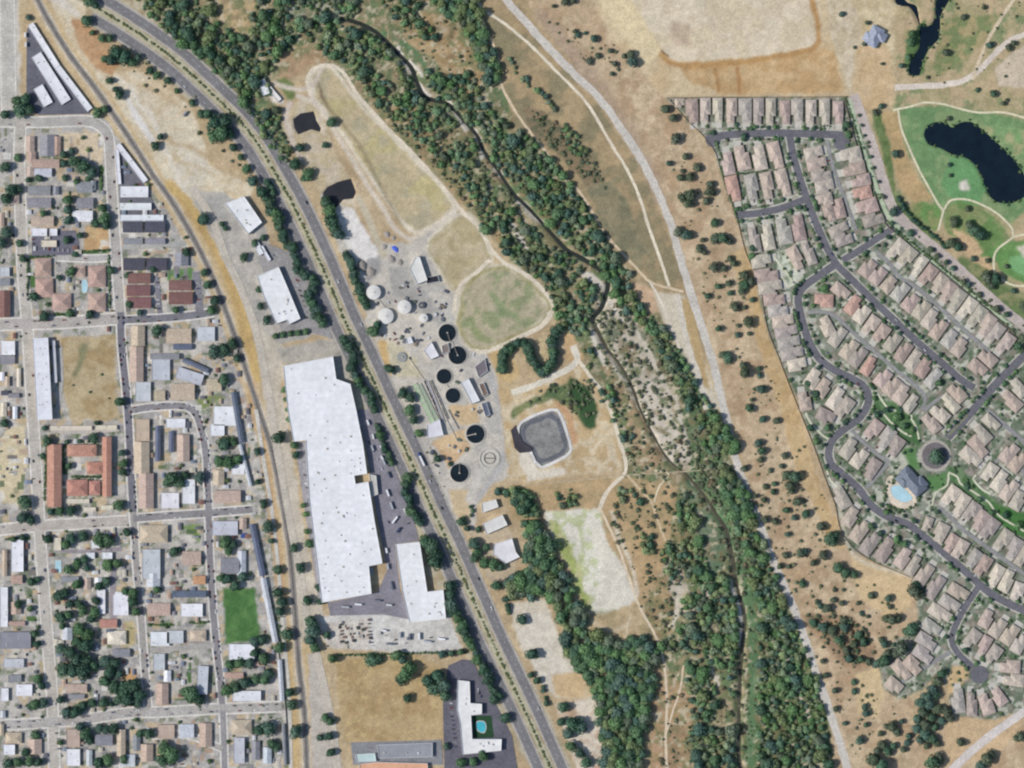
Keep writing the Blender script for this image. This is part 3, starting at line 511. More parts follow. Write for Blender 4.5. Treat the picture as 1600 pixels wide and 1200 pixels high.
drt([(864, 486), (845, 510), (815, 525), (785, 540), (758, 550), (742, 548)], 7, TR, "pale service track under the round drying field")
drt([(766, 406), (745, 425), (722, 442), (712, 465), (710, 490)], 6, TR, "pale service track between the two smaller drying fields")
drt([(800, 614), (830, 604), (865, 588), (890, 575), (902, 562), (895, 540)], 10, (214, 204, 184), "broad pale track north of the lined basin")
drt([(902, 560), (920, 585), (940, 612), (955, 645), (966, 680), (976, 715), (977, 738), (960, 755), (945, 775), (935, 800)], 6, (218, 204, 180), "pale track curving round the east side of the lined basin")
drt([(980, 742), (1000, 765), (1018, 785), (1030, 820), (1040, 845)], 4, (212, 186, 148), "brown trail running south-east toward the river bank")
drt([(938, 795), (950, 820), (968, 860), (980, 895), (1000, 950), (1020, 985), (1034, 1020), (1040, 1060), (1042, 1110), (1040, 1160), (1044, 1230)], 4, (214, 194, 164), "thin trail running south across the sandy clearing")
drt([(1040, 1150), (1050, 1115), (1062, 1080), (1068, 1040)], 3, (214, 192, 162), "faint trail forking north-east in the southern clearing")
drt([(800, 762), (850, 755), (920, 749), (985, 742), (1050, 738), (1135, 732)], 1.5, (182, 166, 136), "straight faint pipeline track crossing the river")
drt([(1022, 735), (1045, 740), (1030, 760), (1022, 785)], 3, (212, 196, 160), "short pale path near the river south of the basin")
ribbon("gravel_road", [(1398, 137), (1440, 135), (1480, 132), (1510, 124), (1535, 105), (1560, 78), (1590, 58), (1650, 40)], 9, (214, 200, 184), None, "pale gravel road curving up to the north-east corner", .2)
ribbon("gravel_road", [(1640, 1085), (1600, 1112), (1560, 1140), (1520, 1172), (1480, 1210), (1450, 1240)], 13, (206, 196, 188), None, "pale gravel road cutting the south-east corner", .1)
drt([(1520, 125), (1530, 95), (1545, 60), (1570, 20), (1590, -10)], 5, (210, 190, 158), "pale track beside the gravel road in the north-east")
ribbon("lane", [(1334, 148), (1345, 178), (1362, 225), (1378, 275), (1392, 318), (1412, 345), (1450, 378), (1490, 412), (1530, 450), (1570, 485), (1620, 525)], 15, (188, 174, 164), None, "pinkish gravel lane outside the estate's east wall", .08)
ribbon("planted_strip", [(1327, 155), (1338, 192), (1350, 235), (1362, 270), (1374, 305), (1392, 345), (1425, 380), (1465, 415), (1505, 450), (1545, 480), (1580, 510)], 5, (176, 190, 156), None, "narrow planted strip inside the estate wall", .5)
# golf paths
for pts, lb in [([(1395, 172), (1405, 170), (1425, 166), (1445, 160), (1475, 163), (1500, 170), (1530, 176), (1570, 176), (1620, 190)], "pale cart path along the top of the golf course"),
                ([(1403, 170), (1408, 200), (1420, 230), (1436, 265), (1455, 300), (1468, 322), (1475, 330)], "pale cart path down the west side of the lake"),
                ([(1475, 328), (1484, 314), (1505, 311), (1530, 318), (1560, 335), (1582, 358), (1583, 370), (1560, 388), (1553, 402), (1554, 425), (1565, 436), (1585, 446), (1620, 446)], "pale cart path looping round the small green"),
                ([(1583, 370), (1620, 362)], "short pale cart path leaving the east edge"), ([(1474, 330), (1470, 345), (1466, 360)], "pale cart path stub by the estate lane")]:
    ribbon("cart_path", pts, 3.2, (216, 206, 172), None, lb)
# freeway and median
MED = [(118, -8), (150, 12), (168, 22), (205, 45), (240, 69), (275, 95), (310, 127), (345, 160), (375, 190), (403, 226), (428, 268), (452, 310), (472, 350), (493, 395), (515, 445), (538, 500), (561, 548), (585, 600), (608, 650), (632, 700), (655, 750), (677, 800), (700, 848), (722, 898), (745, 950), (767, 1000), (790, 1048), (812, 1094), (836, 1146), (862, 1205), (885, 1262)]
ML = smooth_line(MED, 8)
def sub(a, d): return [tuple(q) for q in offset_line(a, d)]
ribbon("freeway", sub(ML, -18), 17, (124, 122, 123), None, "northern and eastern carriageway of the divided freeway", smooth=False, cat="road")
ribbon("freeway", sub(ML[4:], 18), 17, (124, 122, 123), None, "southern and western carriageway of the divided freeway", smooth=False, cat="road")
for d, wd_, lb in ((-26, 3.2, "pale paved shoulder on the outer east side of the freeway"), (-9, 2.6, "pale inner shoulder of the east carriageway"), (9, 2.6, "pale inner shoulder of the west carriageway"), (26, 3.2, "pale paved shoulder on the outer west side of the freeway")):
    ribbon("road_shoulder", sub(ML[(4 if d > 0 else 0):], d), wd_, (174, 166, 156), None, lb, smooth=False)
def dashes(name, a, dash, gap, wd, label):
    mb = MB(); acc = 0; on = True; z = 0.70; n = len(a); seg = []
    L = np.concatenate([[0], np.cumsum(np.linalg.norm(np.diff(a, axis=0), axis=1))]); t = 0
    while t+dash < L[-1]:
        p = [np.interp(t, L, a[:, 0]), np.interp(t, L, a[:, 1])]; q = [np.interp(t+dash, L, a[:, 0]), np.interp(t+dash, L, a[:, 1])]
        dx, dy = q[0]-p[0], q[1]-p[1]; l = hypot(dx, dy); ux, uy = -dy/l*wd/2, dx/l*wd/2
        vs = [(*P(p[0]-ux, p[1]-uy), z), (*P(p[0]+ux, p[1]+uy), z), (*P(q[0]+ux, q[1]+uy), z), (*P(q[0]-ux, q[1]-uy), z)]
        mb.add(vs, [(3, 2, 1, 0)]); t += dash+gap
    o = obj(name, mb.build(name, M_white)); return tag(o, label, "road marking", kind="structure")
dashes("lane_marking", offset_line(ML, -18), 4, 9, .35, "white dashed lane line on the east carriageway")
dashes("lane_marking", offset_line(ML[4:], 18), 4, 9, .35, "white dashed lane line on the west carriageway")
ribbon("median_strip", sub(ML, 0), 10.5, (180, 174, 144), None, "pale gravel median between the freeway carriageways", .2, smooth=False)
# railway
rb = ribbon("railway_bed", RAIL, 8.5, (142, 136, 130), None, "grey ballast railway bed curving south through the town edge", .1)
RL = smooth_line(RAIL, 8)
for d, lb in ((.75, "western steel rail of the single track"), (-.75, "eastern steel rail of the single track")):
    a = offset_line(RL, d); mb = MB()
    for i in range(len(a)-1):
        p, q = P(*a[i]), P(*a[i+1]); dx, dy = q[0]-p[0], q[1]-p[1]; l = hypot(dx, dy); ux, uy = -dy/l*.08, dx/l*.08
        vs = [(p[0]-ux, p[1]-uy, .1), (p[0]+ux, p[1]+uy, .1), (q[0]+ux, q[1]+uy, .1), (q[0]-ux, q[1]-uy, .1), (p[0]-ux, p[1]-uy, .6), (p[0]+ux, p[1]+uy, .6), (q[0]+ux, q[1]+uy, .6), (q[0]-ux, q[1]-uy, .6)]
        mb.add(vs, [(4, 5, 6, 7), (0, 4, 7, 3), (1, 2, 6, 5)])
    tag(obj("rail", mb.build("rail", M_bark)), lb, "rail", kind="structure")
# town streets (pavement, then street)
STR = [("street", [(0, 190), (60, 191), (130, 189), (152, 194), (168, 210), (172, 240), (175, 300), (179, 360), (183, 420), (188, 495)], 14, (176, 170, 162), "curving pale street between the two storage yards"),
       ("street", [(188, 488), (190, 540), (196, 600), (201, 660), (204, 730), (208, 800)], 11, (118, 116, 124), "dark newly paved street beside the red apartment court"),
       ("street", [(208, 800), (213, 880), (220, 960), (226, 1040), (232, 1112)], 10, (160, 154, 148), "grey street running south between the tree block and the long lots"),
       ("street", [(32, 190), (30, 260), (33, 360), (36, 430), (42, 500), (47, 580), (53, 680), (60, 790), (64, 860), (70, 940), (76, 1020), (82, 1100), (86, 1240)], 15, (186, 178, 166), "broad pale street on the west side of town"),
       ("street", [(90, 402), (140, 404), (182, 402)], 9, (176, 170, 164), "short street above the pink apartments"),
       ("street", [(-20, 508), (40, 506), (100, 504), (184, 498)], 16, (178, 170, 162), "pale cross street above the dry lot"),
       ("street", [(194, 500), (240, 498), (290, 494), (334, 488)], 11, (124, 122, 128), "dark cross street below the brown roofed apartments"),
       ("street", [(201, 642), (230, 637), (270, 634), (292, 636), (305, 646), (314, 670), (321, 705), (324, 750), (326, 800)], 10, (140, 136, 138), "looping grey street through the white roofed block"),
       ("street", [(-20, 830), (60, 822), (130, 818), (200, 814)], 15, (184, 174, 164), "pale cross street below the red apartment court"),
       ("street", [(208, 810), (260, 806), (320, 802), (394, 796)], 11, (140, 136, 136), "grey cross street ending at the railway"),
       ("street", [(326, 806), (328, 870), (332, 940), (338, 1010), (344, 1060), (348, 1110)], 10, (136, 132, 134), "grey street west of the green playing field"),
       ("street", [(-20, 1134), (60, 1130), (130, 1124), (200, 1114), (260, 1112), (330, 1108), (440, 1104)], 14, (174, 168, 162), "wide cross street near the bottom of town"),
       ("street", [(348, 1110), (350, 1160), (352, 1240)], 9, (150, 146, 146), "grey street leaving the bottom edge of town"),
       ("street", [(238, 1150), (290, 1148), (348, 1170)], 8, (172, 166, 158), "short grey lane between the southern lots"),
       ("street", [(300, 292), (330, 340), (352, 400), (378, 455), (398, 510), (412, 570), (424, 640), (436, 720), (448, 790), (462, 860), (475, 930), (482, 985), (494, 1020), (508, 1080), (520, 1140), (532, 1240)], 12, (192, 182, 166), "long pale street east of the railway"),
       ("street", [(10, -40), (12, 60), (14, 180)], 20, (190, 184, 174), "wide pale concrete road in the north-west corner"),
       ("alley", [(80, 672), (130, 674), (186, 670)], 8, (186, 178, 168), "pale alley above the red apartment court"),
       ("alley", [(88, 645), (96, 600), (94, 540)], 6, (176, 172, 168), "narrow alley east of the long white building"),
       ("alley", [(400, 640), (412, 720), (425, 800), (434, 880), (442, 980), (452, 1100), (455, 1240)], 6, (198, 192, 180), "pale path beside the long blue grey roofs"),
       ("alley", [(234, 1016), (290, 1012), (335, 1008)], 8, (168, 162, 156), "grey alley between the southern long lots"),
       ("alley", [(84, 860), (130, 862), (190, 858)], 6, (150, 142, 146), "grey drive through the shaded block"),
       ("alley", [(178, 885), (176, 930), (178, 975)], 9, (150, 142, 146), "grey parking drive between white carports"),
       ("alley", [(192, 386), (240, 384), (290, 380)], 8, (168, 166, 160), "pale alley between the grey townhouses"),
       ("alley", [(244, 430), (247, 460), (250, 490)], 8, (128, 126, 134), "dark drive between the brown roofed apartments"),
       ("alley", [(306, 425), (310, 460), (312, 488)], 12, (134, 132, 138), "dark car park beside the railway")]
for nm, pts, wd_, c_, lb in [q for q in STR if q[0] == "street" and "railway" not in q[4] or "ending" in q[4]]: ribbon("pavement", pts, wd_+5, (214, 208, 198), None, "pale pavement flanking the "+lb[:60] if False else "kerbside pavement of the "+" ".join(lb.split()[:8]), z=None)
for nm, pts, wd_, c_, lb in STR: ribbon(nm, pts, wd_, c_, None, lb, cat="street")
# estate streets
ES = [([(1112, 217), (1135, 211), (1200, 208), (1260, 209), (1318, 211)], 12, "asphalt street along the top row of estate houses"),
      ([(1234, 212), (1240, 245), (1252, 285), (1266, 325), (1282, 365), (1303, 407), (1330, 436), (1365, 470), (1400, 503), (1440, 540), (1475, 570), (1500, 592), (1522, 606)], 11.5, "main diagonal asphalt street of the estate"),
      ([(1152, 336), (1185, 333), (1222, 325), (1256, 312)], 11, "short asphalt cul-de-sac in the north-west of the estate"),
      ([(1304, 414), (1278, 432), (1256, 448), (1247, 466), (1252, 495), (1262, 528), (1278, 558), (1300, 576), (1332, 592), (1352, 606), (1357, 628), (1344, 652), (1320, 670), (1302, 686), (1295, 704), (1298, 724), (1318, 742), (1342, 764), (1362, 790), (1388, 808), (1420, 820), (1448, 842), (1480, 868), (1512, 896), (1545, 925), (1580, 945), (1640, 970)], 12, "long curving asphalt street down the west side of the estate"),
      ([(1316, 407), (1345, 390), (1370, 373), (1398, 356)], 11, "short asphalt street joining the estate to its east wall"),
      ([(1640, 520), (1590, 566), (1560, 596), (1530, 630), (1505, 658), (1480, 684)], 13, "entrance avenue running down to the circular turnaround"),
      ([(1528, 918), (1510, 945), (1494, 975), (1487, 1000), (1498, 1022), (1520, 1042)], 10, "short asphalt street in the south of the estate")]
for pts, wd_, lb in ES: ribbon("street_kerb", pts, wd_+4, (186, 182, 166), None, "pale kerb and gutter of the "+" ".join(lb.split()[:9]), .1)
AL = [([(1368, 392), (1388, 410), (1405, 432), (1440, 455), (1470, 482), (1500, 510), (1525, 532), (1548, 552)], 5.5, "grey lane behind the houses under the east wall"), ([(1262, 488), (1290, 488), (1310, 498), (1335, 522), (1365, 548), (1400, 578), (1430, 602), (1446, 622), (1440, 640)], 5.5, "grey lane between the central rows of houses"),
      ([(1330, 672), (1352, 694), (1376, 714), (1388, 722), (1372, 742), (1354, 762)], 5.5, "grey lane west of the community pool"), ([(1466, 792), (1482, 806), (1505, 828), (1535, 850), (1565, 872), (1620, 910)], 6, "grey lane south-east of the community pool"),
      ([(1292, 218), (1300, 255), (1312, 290), (1325, 325), (1338, 360)], 5, "grey lane between the two north-east columns of houses"), ([(1542, 640), (1565, 660), (1600, 690), (1640, 720)], 7, "grey lane leaving the avenue toward the east edge"),
      ([(1530, 748), (1556, 722), (1580, 700), (1600, 740), (1640, 775)], 5, "grey back lane near the east edge"), ([(1474, 617), (1455, 632), (1444, 642)], 5, "grey stub lane beside the avenue"), ([(1393, 1078), (1420, 1058), (1450, 1040), (1486, 1018)], 6, "grey lane to the two south-west houses")]
for pts, wd_, lb in AL: ribbon("lane", pts, wd_, (146, 144, 142), None, lb, .1)
for pts, wd_, lb in ES: ribbon("street", pts, wd_, (108, 107, 113), None, lb)
def disc(name, x, y, r, col, label, m=None, z=None, n=40): return flat(name, [(x+r*cos(2*pi*i/n), y+r*sin(2*pi*i/n)) for i in range(n)], col, m, label, z)
disc("cul_de_sac", 1114, 218, 12, (108, 107, 113), "asphalt turning circle at the west end of the top street")
disc("cul_de_sac", 1315, 222, 13, (108, 107, 113), "asphalt turning circle at the east end of the top street")
disc("cul_de_sac", 1530, 1054, 14, (108, 107, 113), "asphalt turning circle at the south end of the estate")
disc("cul_de_sac", 1156, 334, 9, (108, 107, 113), "asphalt turning circle of the short north-west street")
disc("pavement", 1461, 712, 25, (176, 168, 156), "pale pavement ring round the circular turnaround")
disc("turnaround", 1461, 712, 20.5, (116, 110, 112), "circular paved turnaround with a tree at its centre")
ribbon("planted_median", [(1512, 648), (1495, 666), (1482, 680)], 3, (128, 130, 100), None, "narrow planted median of the entrance avenue", .3)
FP = (206, 206, 176)
for pts, lb in [([(1362, 640), (1378, 645), (1390, 658), (1410, 675), (1424, 682)], "pale footpath through the green west of the turnaround"), ([(1424, 648), (1424, 655), (1432, 668), (1436, 688)], "pale footpath down to the turnaround"), ([(1482, 738), (1496, 745), (1500, 755), (1520, 768), (1545, 785), (1560, 805), (1600, 830)], "pale footpath through the green south-east of the turnaround"),
                ([(1482, 740), (1480, 758), (1462, 770), (1456, 790)], "pale footpath east of the community pool"), ([(1525, 742), (1520, 748), (1535, 765), (1548, 772)], "pale footpath beside the eastern green"), ([(1259, 645), (1266, 660), (1285, 680), (1294, 686)], "pale path from the curved street to a lone house"), ([(1292, 735), (1297, 750), (1310, 762)], "short pale path below the street bend"),
                ([(1368, 610), (1385, 635), (1400, 642)], "pale winding path behind the central row"), ([(1238, 440), (1228, 425), (1208, 400)], "pale driveway loop in the west of the estate"), ([(1244, 442), (1232, 448), (1222, 432)], "short pale driveway in the west of the estate")]:
    ribbon("footpath", pts, 3, FP, None, lb)
# paved yards
AS = (104, 104, 114)
flat("storage_yard", [(42, 46), (48, 40), (142, 172), (140, 178), (60, 180), (41, 165)], AS, label="dark asphalt yard under the northern storage units")
flat("storage_yard", [(184, 232), (192, 228), (256, 345), (188, 347), (186, 300)], (112, 112, 120), label="dark asphalt yard under the southern storage units")
flat("car_park", [(50, 362), (118, 360), (124, 380), (116, 398), (50, 400)], (112, 110, 122), label="dark asphalt car park round the small white roofed shop")
flat("service_yard", [(556, 640), (575, 640), (600, 690), (622, 745), (640, 790), (655, 845), (617, 850), (625, 920), (640, 968), (600, 960), (516, 962), (512, 942), (590, 925), (605, 890), (588, 800), (572, 700)], (134, 130, 138), label="asphalt truck yard east and south of the long warehouse")
flat("car_park", [(460, 690), (484, 690), (500, 800), (512, 900), (515, 942), (498, 940), (478, 810)], (152, 148, 150), label="grey staff car park along the west wall of the warehouse")
flat("car_park", [(400, 375), (470, 400), (490, 440), (520, 530), (488, 520), (440, 518), (410, 420)], (150, 146, 144), label="grey car park round the white roofed workshops")
flat("car_park", [(700, 1040), (722, 1030), (738, 1032), (760, 1070), (800, 1150), (815, 1240), (695, 1240), (692, 1100)], (104, 102, 112), label="dark asphalt car park round the white motel")
flat("car_park", [(548, 1160), (690, 1156), (692, 1195), (552, 1195)], (136, 136, 140), label="grey forecourt north of the orange roofed shop")
flat("lined_basin_water", BASIN, None, M_sky_water, "grey water of the square lined basin", z=-1.1, rounded=True, cat="basin")
bi = [(BASIN[i][0]*.8+851*.2, BASIN[i][1]*.8+686*.2) for i in range(len(BASIN))]
ribbon("basin_edge_band", bi, 7, (104, 106, 112), M_pave, "dark band of bare liner round the basin's inner edge", .3, closed=True, z=-1.0)
ribbon("basin_liner", BASIN, 4.5, (214, 210, 204), None, "white liner edge round the square basin", .15, closed=True)
flat("basin_ramp", [(798, 672), (806, 664), (816, 690), (832, 700), (830, 706), (812, 708), (804, 700)], (70, 66, 72), label="dark inlet ramp on the west side of the square basin")
# ---------------------------------------------------------------- labels: nearest landmark and bearing
LM = [("long white warehouse", 520, 760), ("north end of the warehouse", 480, 565), ("white warehouse annex", 660, 920), ("square lined basin", 852, 685), ("red roofed apartment court", 124, 740), ("green playing field", 376, 962),
      ("white L-shaped motel", 735, 1120), ("community pool", 1408, 772), ("circular turnaround", 1461, 712), ("dark golf course lake", 1520, 240), ("forked creek pond", 1450, 50), ("round drying field", 785, 480),
      ("top of the long drying field", 510, 115), ("foot of the long drying field", 665, 345), ("white digester tanks", 605, 478), ("empty clarifier ring", 765, 716), ("northern storage units", 85, 115), ("southern storage units", 215, 310), ("long white building beside the dry lot", 68, 590),
      ("dry grass lot", 140, 590), ("brown roofed apartments", 250, 460), ("pink roofed apartments", 115, 450), ("long workshop by the freeway", 440, 462), ("small workshop by the freeway", 380, 337), ("smaller black settling pond", 480, 190), ("larger black settling pond", 530, 305),
      ("round dirt track junction", 1068, 456), ("grey blue lodge in the north-east", 1366, 60), ("big dry lot beside the motel", 610, 1090), ("sandy clearing", 960, 900), ("pale track bend by the river", 977, 740), ("freeway's north-west end", 160, 30), ("freeway's south end", 850, 1190), ("estate's south cul-de-sac", 1530, 1054),
      ("estate's north-west turning circle", 1114, 218), ("estate's north-east turning circle", 1315, 222), ("small golf green", 1600, 415), ("bend of the curved estate street", 1250, 465), ("orange dirt lot in town", 152, 374), ("tall dark trees in the south-west", 160, 1050), ("town's bottom-left corner", 20, 1180), ("bottom centre crossing", 350, 1110),
      ("cross street by the railway", 390, 800), ("looping grey street", 318, 665), ("river at the track junction", 950, 430), ("river at the gravel bars", 1000, 620), ("river below the pipeline track", 1105, 780), ("river at the bottom edge", 1155, 1180), ("river near the top edge", 590, 52), ("river beside the long drying field", 750, 225),
      ("south end of the wide dirt road", 1310, 1170), ("middle of the wide dirt road", 1170, 770), ("wide dirt road near the top", 905, 125), ("S-shaped wet ditch", 830, 560), ("white shed trio south of the works", 775, 830), ("dark wood in the south", 960, 1100), ("graded dirt pad", 1150, 60), ("estate's south-west corner house", 1396, 1072), ("oak clump in the south-east", 1440, 1110), ("pale gravel road in the corner", 1560, 1140), ("tan dirt clearing by the freeway", 235, 180), ("pale sand lot by the freeway", 850, 990), ("long blue grey roofs", 415, 930)]
DIRS = ["east", "north-east", "north", "north-west", "west", "south-west", "south", "south-east"]
ORD = ["nearest", "second nearest", "third nearest", "fourth nearest", "fifth nearest", "sixth nearest", "seventh nearest", "eighth nearest", "ninth nearest", "tenth nearest", "eleventh nearest", "twelfth nearest", "thirteenth nearest", "fourteenth nearest", "fifteenth nearest", "sixteenth nearest"]
PEND = []
def auto(o, look, noun, cat, x, y, group=None):
    """x, y in map metres; the label is written once everything is placed"""
    tag(o, None, cat, group); PEND.append((o, look, noun, cat, x, y)); return o
def finish_labels():
    B = {}
    for it in PEND:
        x, y = it[4], it[5]; k = min(range(len(LM)), key=lambda i: hypot(LM[i][1]-x, LM[i][2]-y))
        dx, dy = x-LM[k][1], LM[k][2]-y; d = int(round(atan2(dy, dx)/(pi/4))) % 8
        B.setdefault((it[2], k, d), []).append((hypot(dx, dy), it))
    for (c, k, d), L in B.items():
        L.sort(key=lambda q: q[0])
        for i, (r, it) in enumerate(L):
            if len(L) == 1: it[0]["label"] = f"{it[1]} {it[2]} just {DIRS[d]} of the {LM[k][0]}"
            else: it[0]["label"] = f"{it[1]} {it[2]}, {(ORD[i] if i < 10 else f'{i+1}th nearest')} {DIRS[d]} of the {LM[k][0]}"
            if len(it[0]["label"].split()) > 16: it[0]["label"] = it[0]["label"].replace(" of the ", " of ")
# ---------------------------------------------------------------- buildings
def vary(c, a=6):
    d = random.uniform(-a, a); return tuple(max(0, min(255, v+d+random.uniform(-2, 2))) for v in c)
BLD = []; STRP = [(smooth_line(p, 8), w_) for _, p, w_, _, _ in STR]
CACHE = {}; HN = []; STREETP = [tuple(z) for q, _, _ in ES+AL for z in smooth_line(q, 5)]
def hip(mb, cx, cy, w, l, z0, rise, m=0, ov=0.6, gable=False):
    w2, l2 = w/2+ov, l/2+ov; rl = l2-(0 if gable else w2*0.95)
    if rl < 0.3: rl = 0.3
    v = [(cx-w2, cy-l2, z0), (cx+w2, cy-l2, z0), (cx+w2, cy+l2, z0), (cx-w2, cy+l2, z0), (cx, cy-rl, z0+rise), (cx, cy+rl, z0+rise)]
    mb.add(v, [(0, 1, 4), (1, 2, 5, 4), (2, 3, 5), (3, 0, 4, 5), (3, 2, 1, 0)], m)
def house_meshes(w, l, var):
    k = (round(w), round(l), var)
    if k in CACHE: return CACHE[k]
    w, l = k[0], k[1]; wl = MB(); rf = MB(); hh = 3.2
    s = 1 if var % 2 == 0 else -1
    # main wing at the back, garage wing to one side at the front
    ml = l*0.68; gl = l*0.5; gw = w*0.74; gx = s*(w*0.5-gw*0.5-0.15); gy = -l/2+gl/2; my = l/2-ml/2
    wl.box(-w/2+.5, my-ml/2+.5, 0, w/2-.5, my+ml/2-.5, hh, 0, False)
    wl.box(gx-gw/2+.55, gy-gl/2+.55, 0, gx+gw/2-.55, my-ml/2+.5-.003, hh-.3, 0, False)
    wl.box(gx-gw*.32, gy-gl/2+.48, 0, gx+gw*.32, gy-gl/2+.56, 2.3, 1)
    for q in (-.28, .28): wl.box(w*q-.8, my+ml/2-.56, .9, w*q+.8, my+ml/2-.46, 2.2, 2)
    hip(rf, 0, my, w-.6, ml-.6, hh, 1.7+w*.05, 0)
    hip(rf, gx, gy+1.2, gw-.8, gl-.8+2.4, hh-.3, 1.2+gw*.05, 0)
    if var >= 2:
        hip(rf, -gx*.8, my+ml*.12, gw*.7, gl*.7, hh+.2, 1.9+w*.05, 0)
    CACHE[k] = (wl.build("house_wall", [M_wall, M_white, M_glass]), rf.build("house_roof", [M_tile]))
    return CACHE[k]
RC = [(188, 172, 156), (182, 171, 156), (190, 171, 155), (176, 169, 159), (184, 165, 153), (184, 174, 157), (200, 188, 170), (168, 156, 146), (178, 156, 145)]
RN = ["pinkish tan", "dull tan", "rosy tan", "greyish tan", "faded pink", "sandy tan", "pale tan", "dark tan", "brownish pink"]
def estate_house(px, py, w, l, ang, row, k, n, ci=None):
    """ang: heading of the long side in degrees clockwise from east on the map"""
    w *= 1.10; l *= 1.04; sx, sy = min(STREETP, key=lambda q: (q[0]-px)**2+(q[1]-py)**2); ux, uy = cos(radians(ang)), sin(radians(ang))
    if (sx-px)*ux+(sy-py)*uy > 0: rot = -radians(ang)+pi/2; fx = 1   # the garage wing (local -y) faces the street
    else: rot = -radians(ang)-pi/2; fx = -1
    x, y = P(px, py); e = empty("estate_house", x, y, 0, rot)
    var = random.randrange(4); wm, rm = house_meshes(w, l, var); obj("wall", wm, e)
    d_ = hypot(sx-px, sy-py)-l/2-4
    if d_ > 1.5:
        s_ = 1 if var % 2 == 0 else -1; gx_ = s_*w*.12; zd = .03+.002*(len(HN) % 20); HN.append(1); mb = MB(); mb.box(gx_-w*.3, -l/2-min(d_, 9), 0, gx_+w*.3, -l/2+1, zd); obj("driveway", mb.build("driveway", [M_conc]), e)
    ci = random.randrange(len(RC)) if ci is None else ci
    obj("roof", rm, e, D(*vary(RC[ci], 7)) if ci < 50 else D(*[(192, 154, 138), (194, 152, 136)][ci-50]))
    nm = RN[ci] if ci < 50 else "bright salmon"
    o_ = ["first", "second", "third", "fourth", "fifth", "sixth", "seventh", "eighth", "ninth", "tenth", "eleventh", "twelfth", "thirteenth", "fourteenth"][k]
    tag(e, f"{nm} house, {o_} from {row}", "house", "houses of the tile roofed estate")
SAL = {(1357, 572), (1327, 477), (1333, 477), (1144, 295), (1145, 295), (1287, 470), (1347, 302)}
for rn, L in ROWS:
    for k, (px, py, w_, l_, a_) in enumerate(L):
        estate_house(px, py, w_, l_, a_, rn, k, len(L), (50 if (px, py) in SAL else None))
# --- town buildings
TC = {'pk': ((184, 154, 140), "terracotta pink"), 'rd': ((186, 134, 116), "brick red"), 'br': ((134, 98, 94), "dark brown"), 'tn': ((194, 176, 152), "tan"), 'wh': ((226, 226, 230), "white"),
      'gr': ((142, 142, 148), "grey"), 'lg': ((192, 196, 202), "light grey"), 'bl': ((104, 112, 132), "blue grey"), 'dk': ((88, 88, 100), "dark grey"), 'or': ((202, 150, 112), "orange tan"), 'cr': ((216, 206, 184), "cream"), 'pt': ((190, 166, 150), "pinkish tan")}
def town(px, py, w, l, c, ang=0, kind='g', noun="house", h=None, cat=None):
    """w east-west, l north-south before turning by ang (clockwise on the map)"""
    if kind != 'f':
        w -= .6; l -= .6
    BLD.append((px, py, max(w, 4), max(l, 4)))
    hh = h or (3.4 if max(w, l) < 40 else 4.5); key = ('t', round(w*2), round(l*2), kind, hh)
    if key not in CACHE:
        wl = MB(); rf = MB(); W, L_ = w, l
        sw = W > L_
        a, b = (L_, W) if sw else (W, L_)
        wl.box(-a/2+.4, -b/2+.4, 0, a/2-.4, b/2-.4, hh, 0, False)
        for q in (-.3, 0, .3):
            wl.box(a/2-.45, b*q-.7, 1, a/2-.35, b*q+.7, 2.3, 1); wl.box(-a/2+.35, b*q-.7, 1, -a/2+.45, b*q+.7, 2.3, 1)
        if kind == 'g': hip(rf, 0, 0, a-1, b-1, hh, a*.16, 0, .5, True)
        elif kind == 'h': hip(rf, 0, 0, a-1, b-1, hh, a*.16, 0, .5)
        else:
            rf.box(-a/2, -b/2, hh, a/2, b/2, hh+.35); t = .35
            for (x0, y0, x1, y1) in ((-a/2, -b/2, a/2, -b/2+t), (-a/2, b/2-t, a/2, b/2), (-a/2, -b/2+t, -a/2+t, b/2-t), (a/2-t, -b/2+t, a/2, b/2-t)): rf.box(x0, y0, hh+.352, x1, y1, hh+.8)
            for i in range(max(1, int(a*b/220))):
                ux, uy = random.uniform(-a*.35, a*.35), random.uniform(-b*.42, b*.42); rf.box(ux-.7, uy-.7, hh+.352, ux+.7, uy+.7, hh+1.3, 1)
        CACHE[key] = (wl.build("building_wall", [M_wall, M_glass]), rf.build("building_roof", [M_flat if kind == 'f' else M_tile, M_conc]), sw)
    wm, rm, sw = CACHE[key]; x, y = P(px, py)
    e = empty({"house": "house"}.get(noun, noun.replace(' ', '_').replace('-', '_')), x, y, 0, -radians(ang)+(pi/2 if sw else 0))
    obj("wall", wm, e); obj("roof", rm, e, D(*vary(TC[c][0], 4)))
    return auto(e, TC[c][1]+" roofed", noun, cat or noun, px, py, "buildings of the old town" if noun == "house" else None)
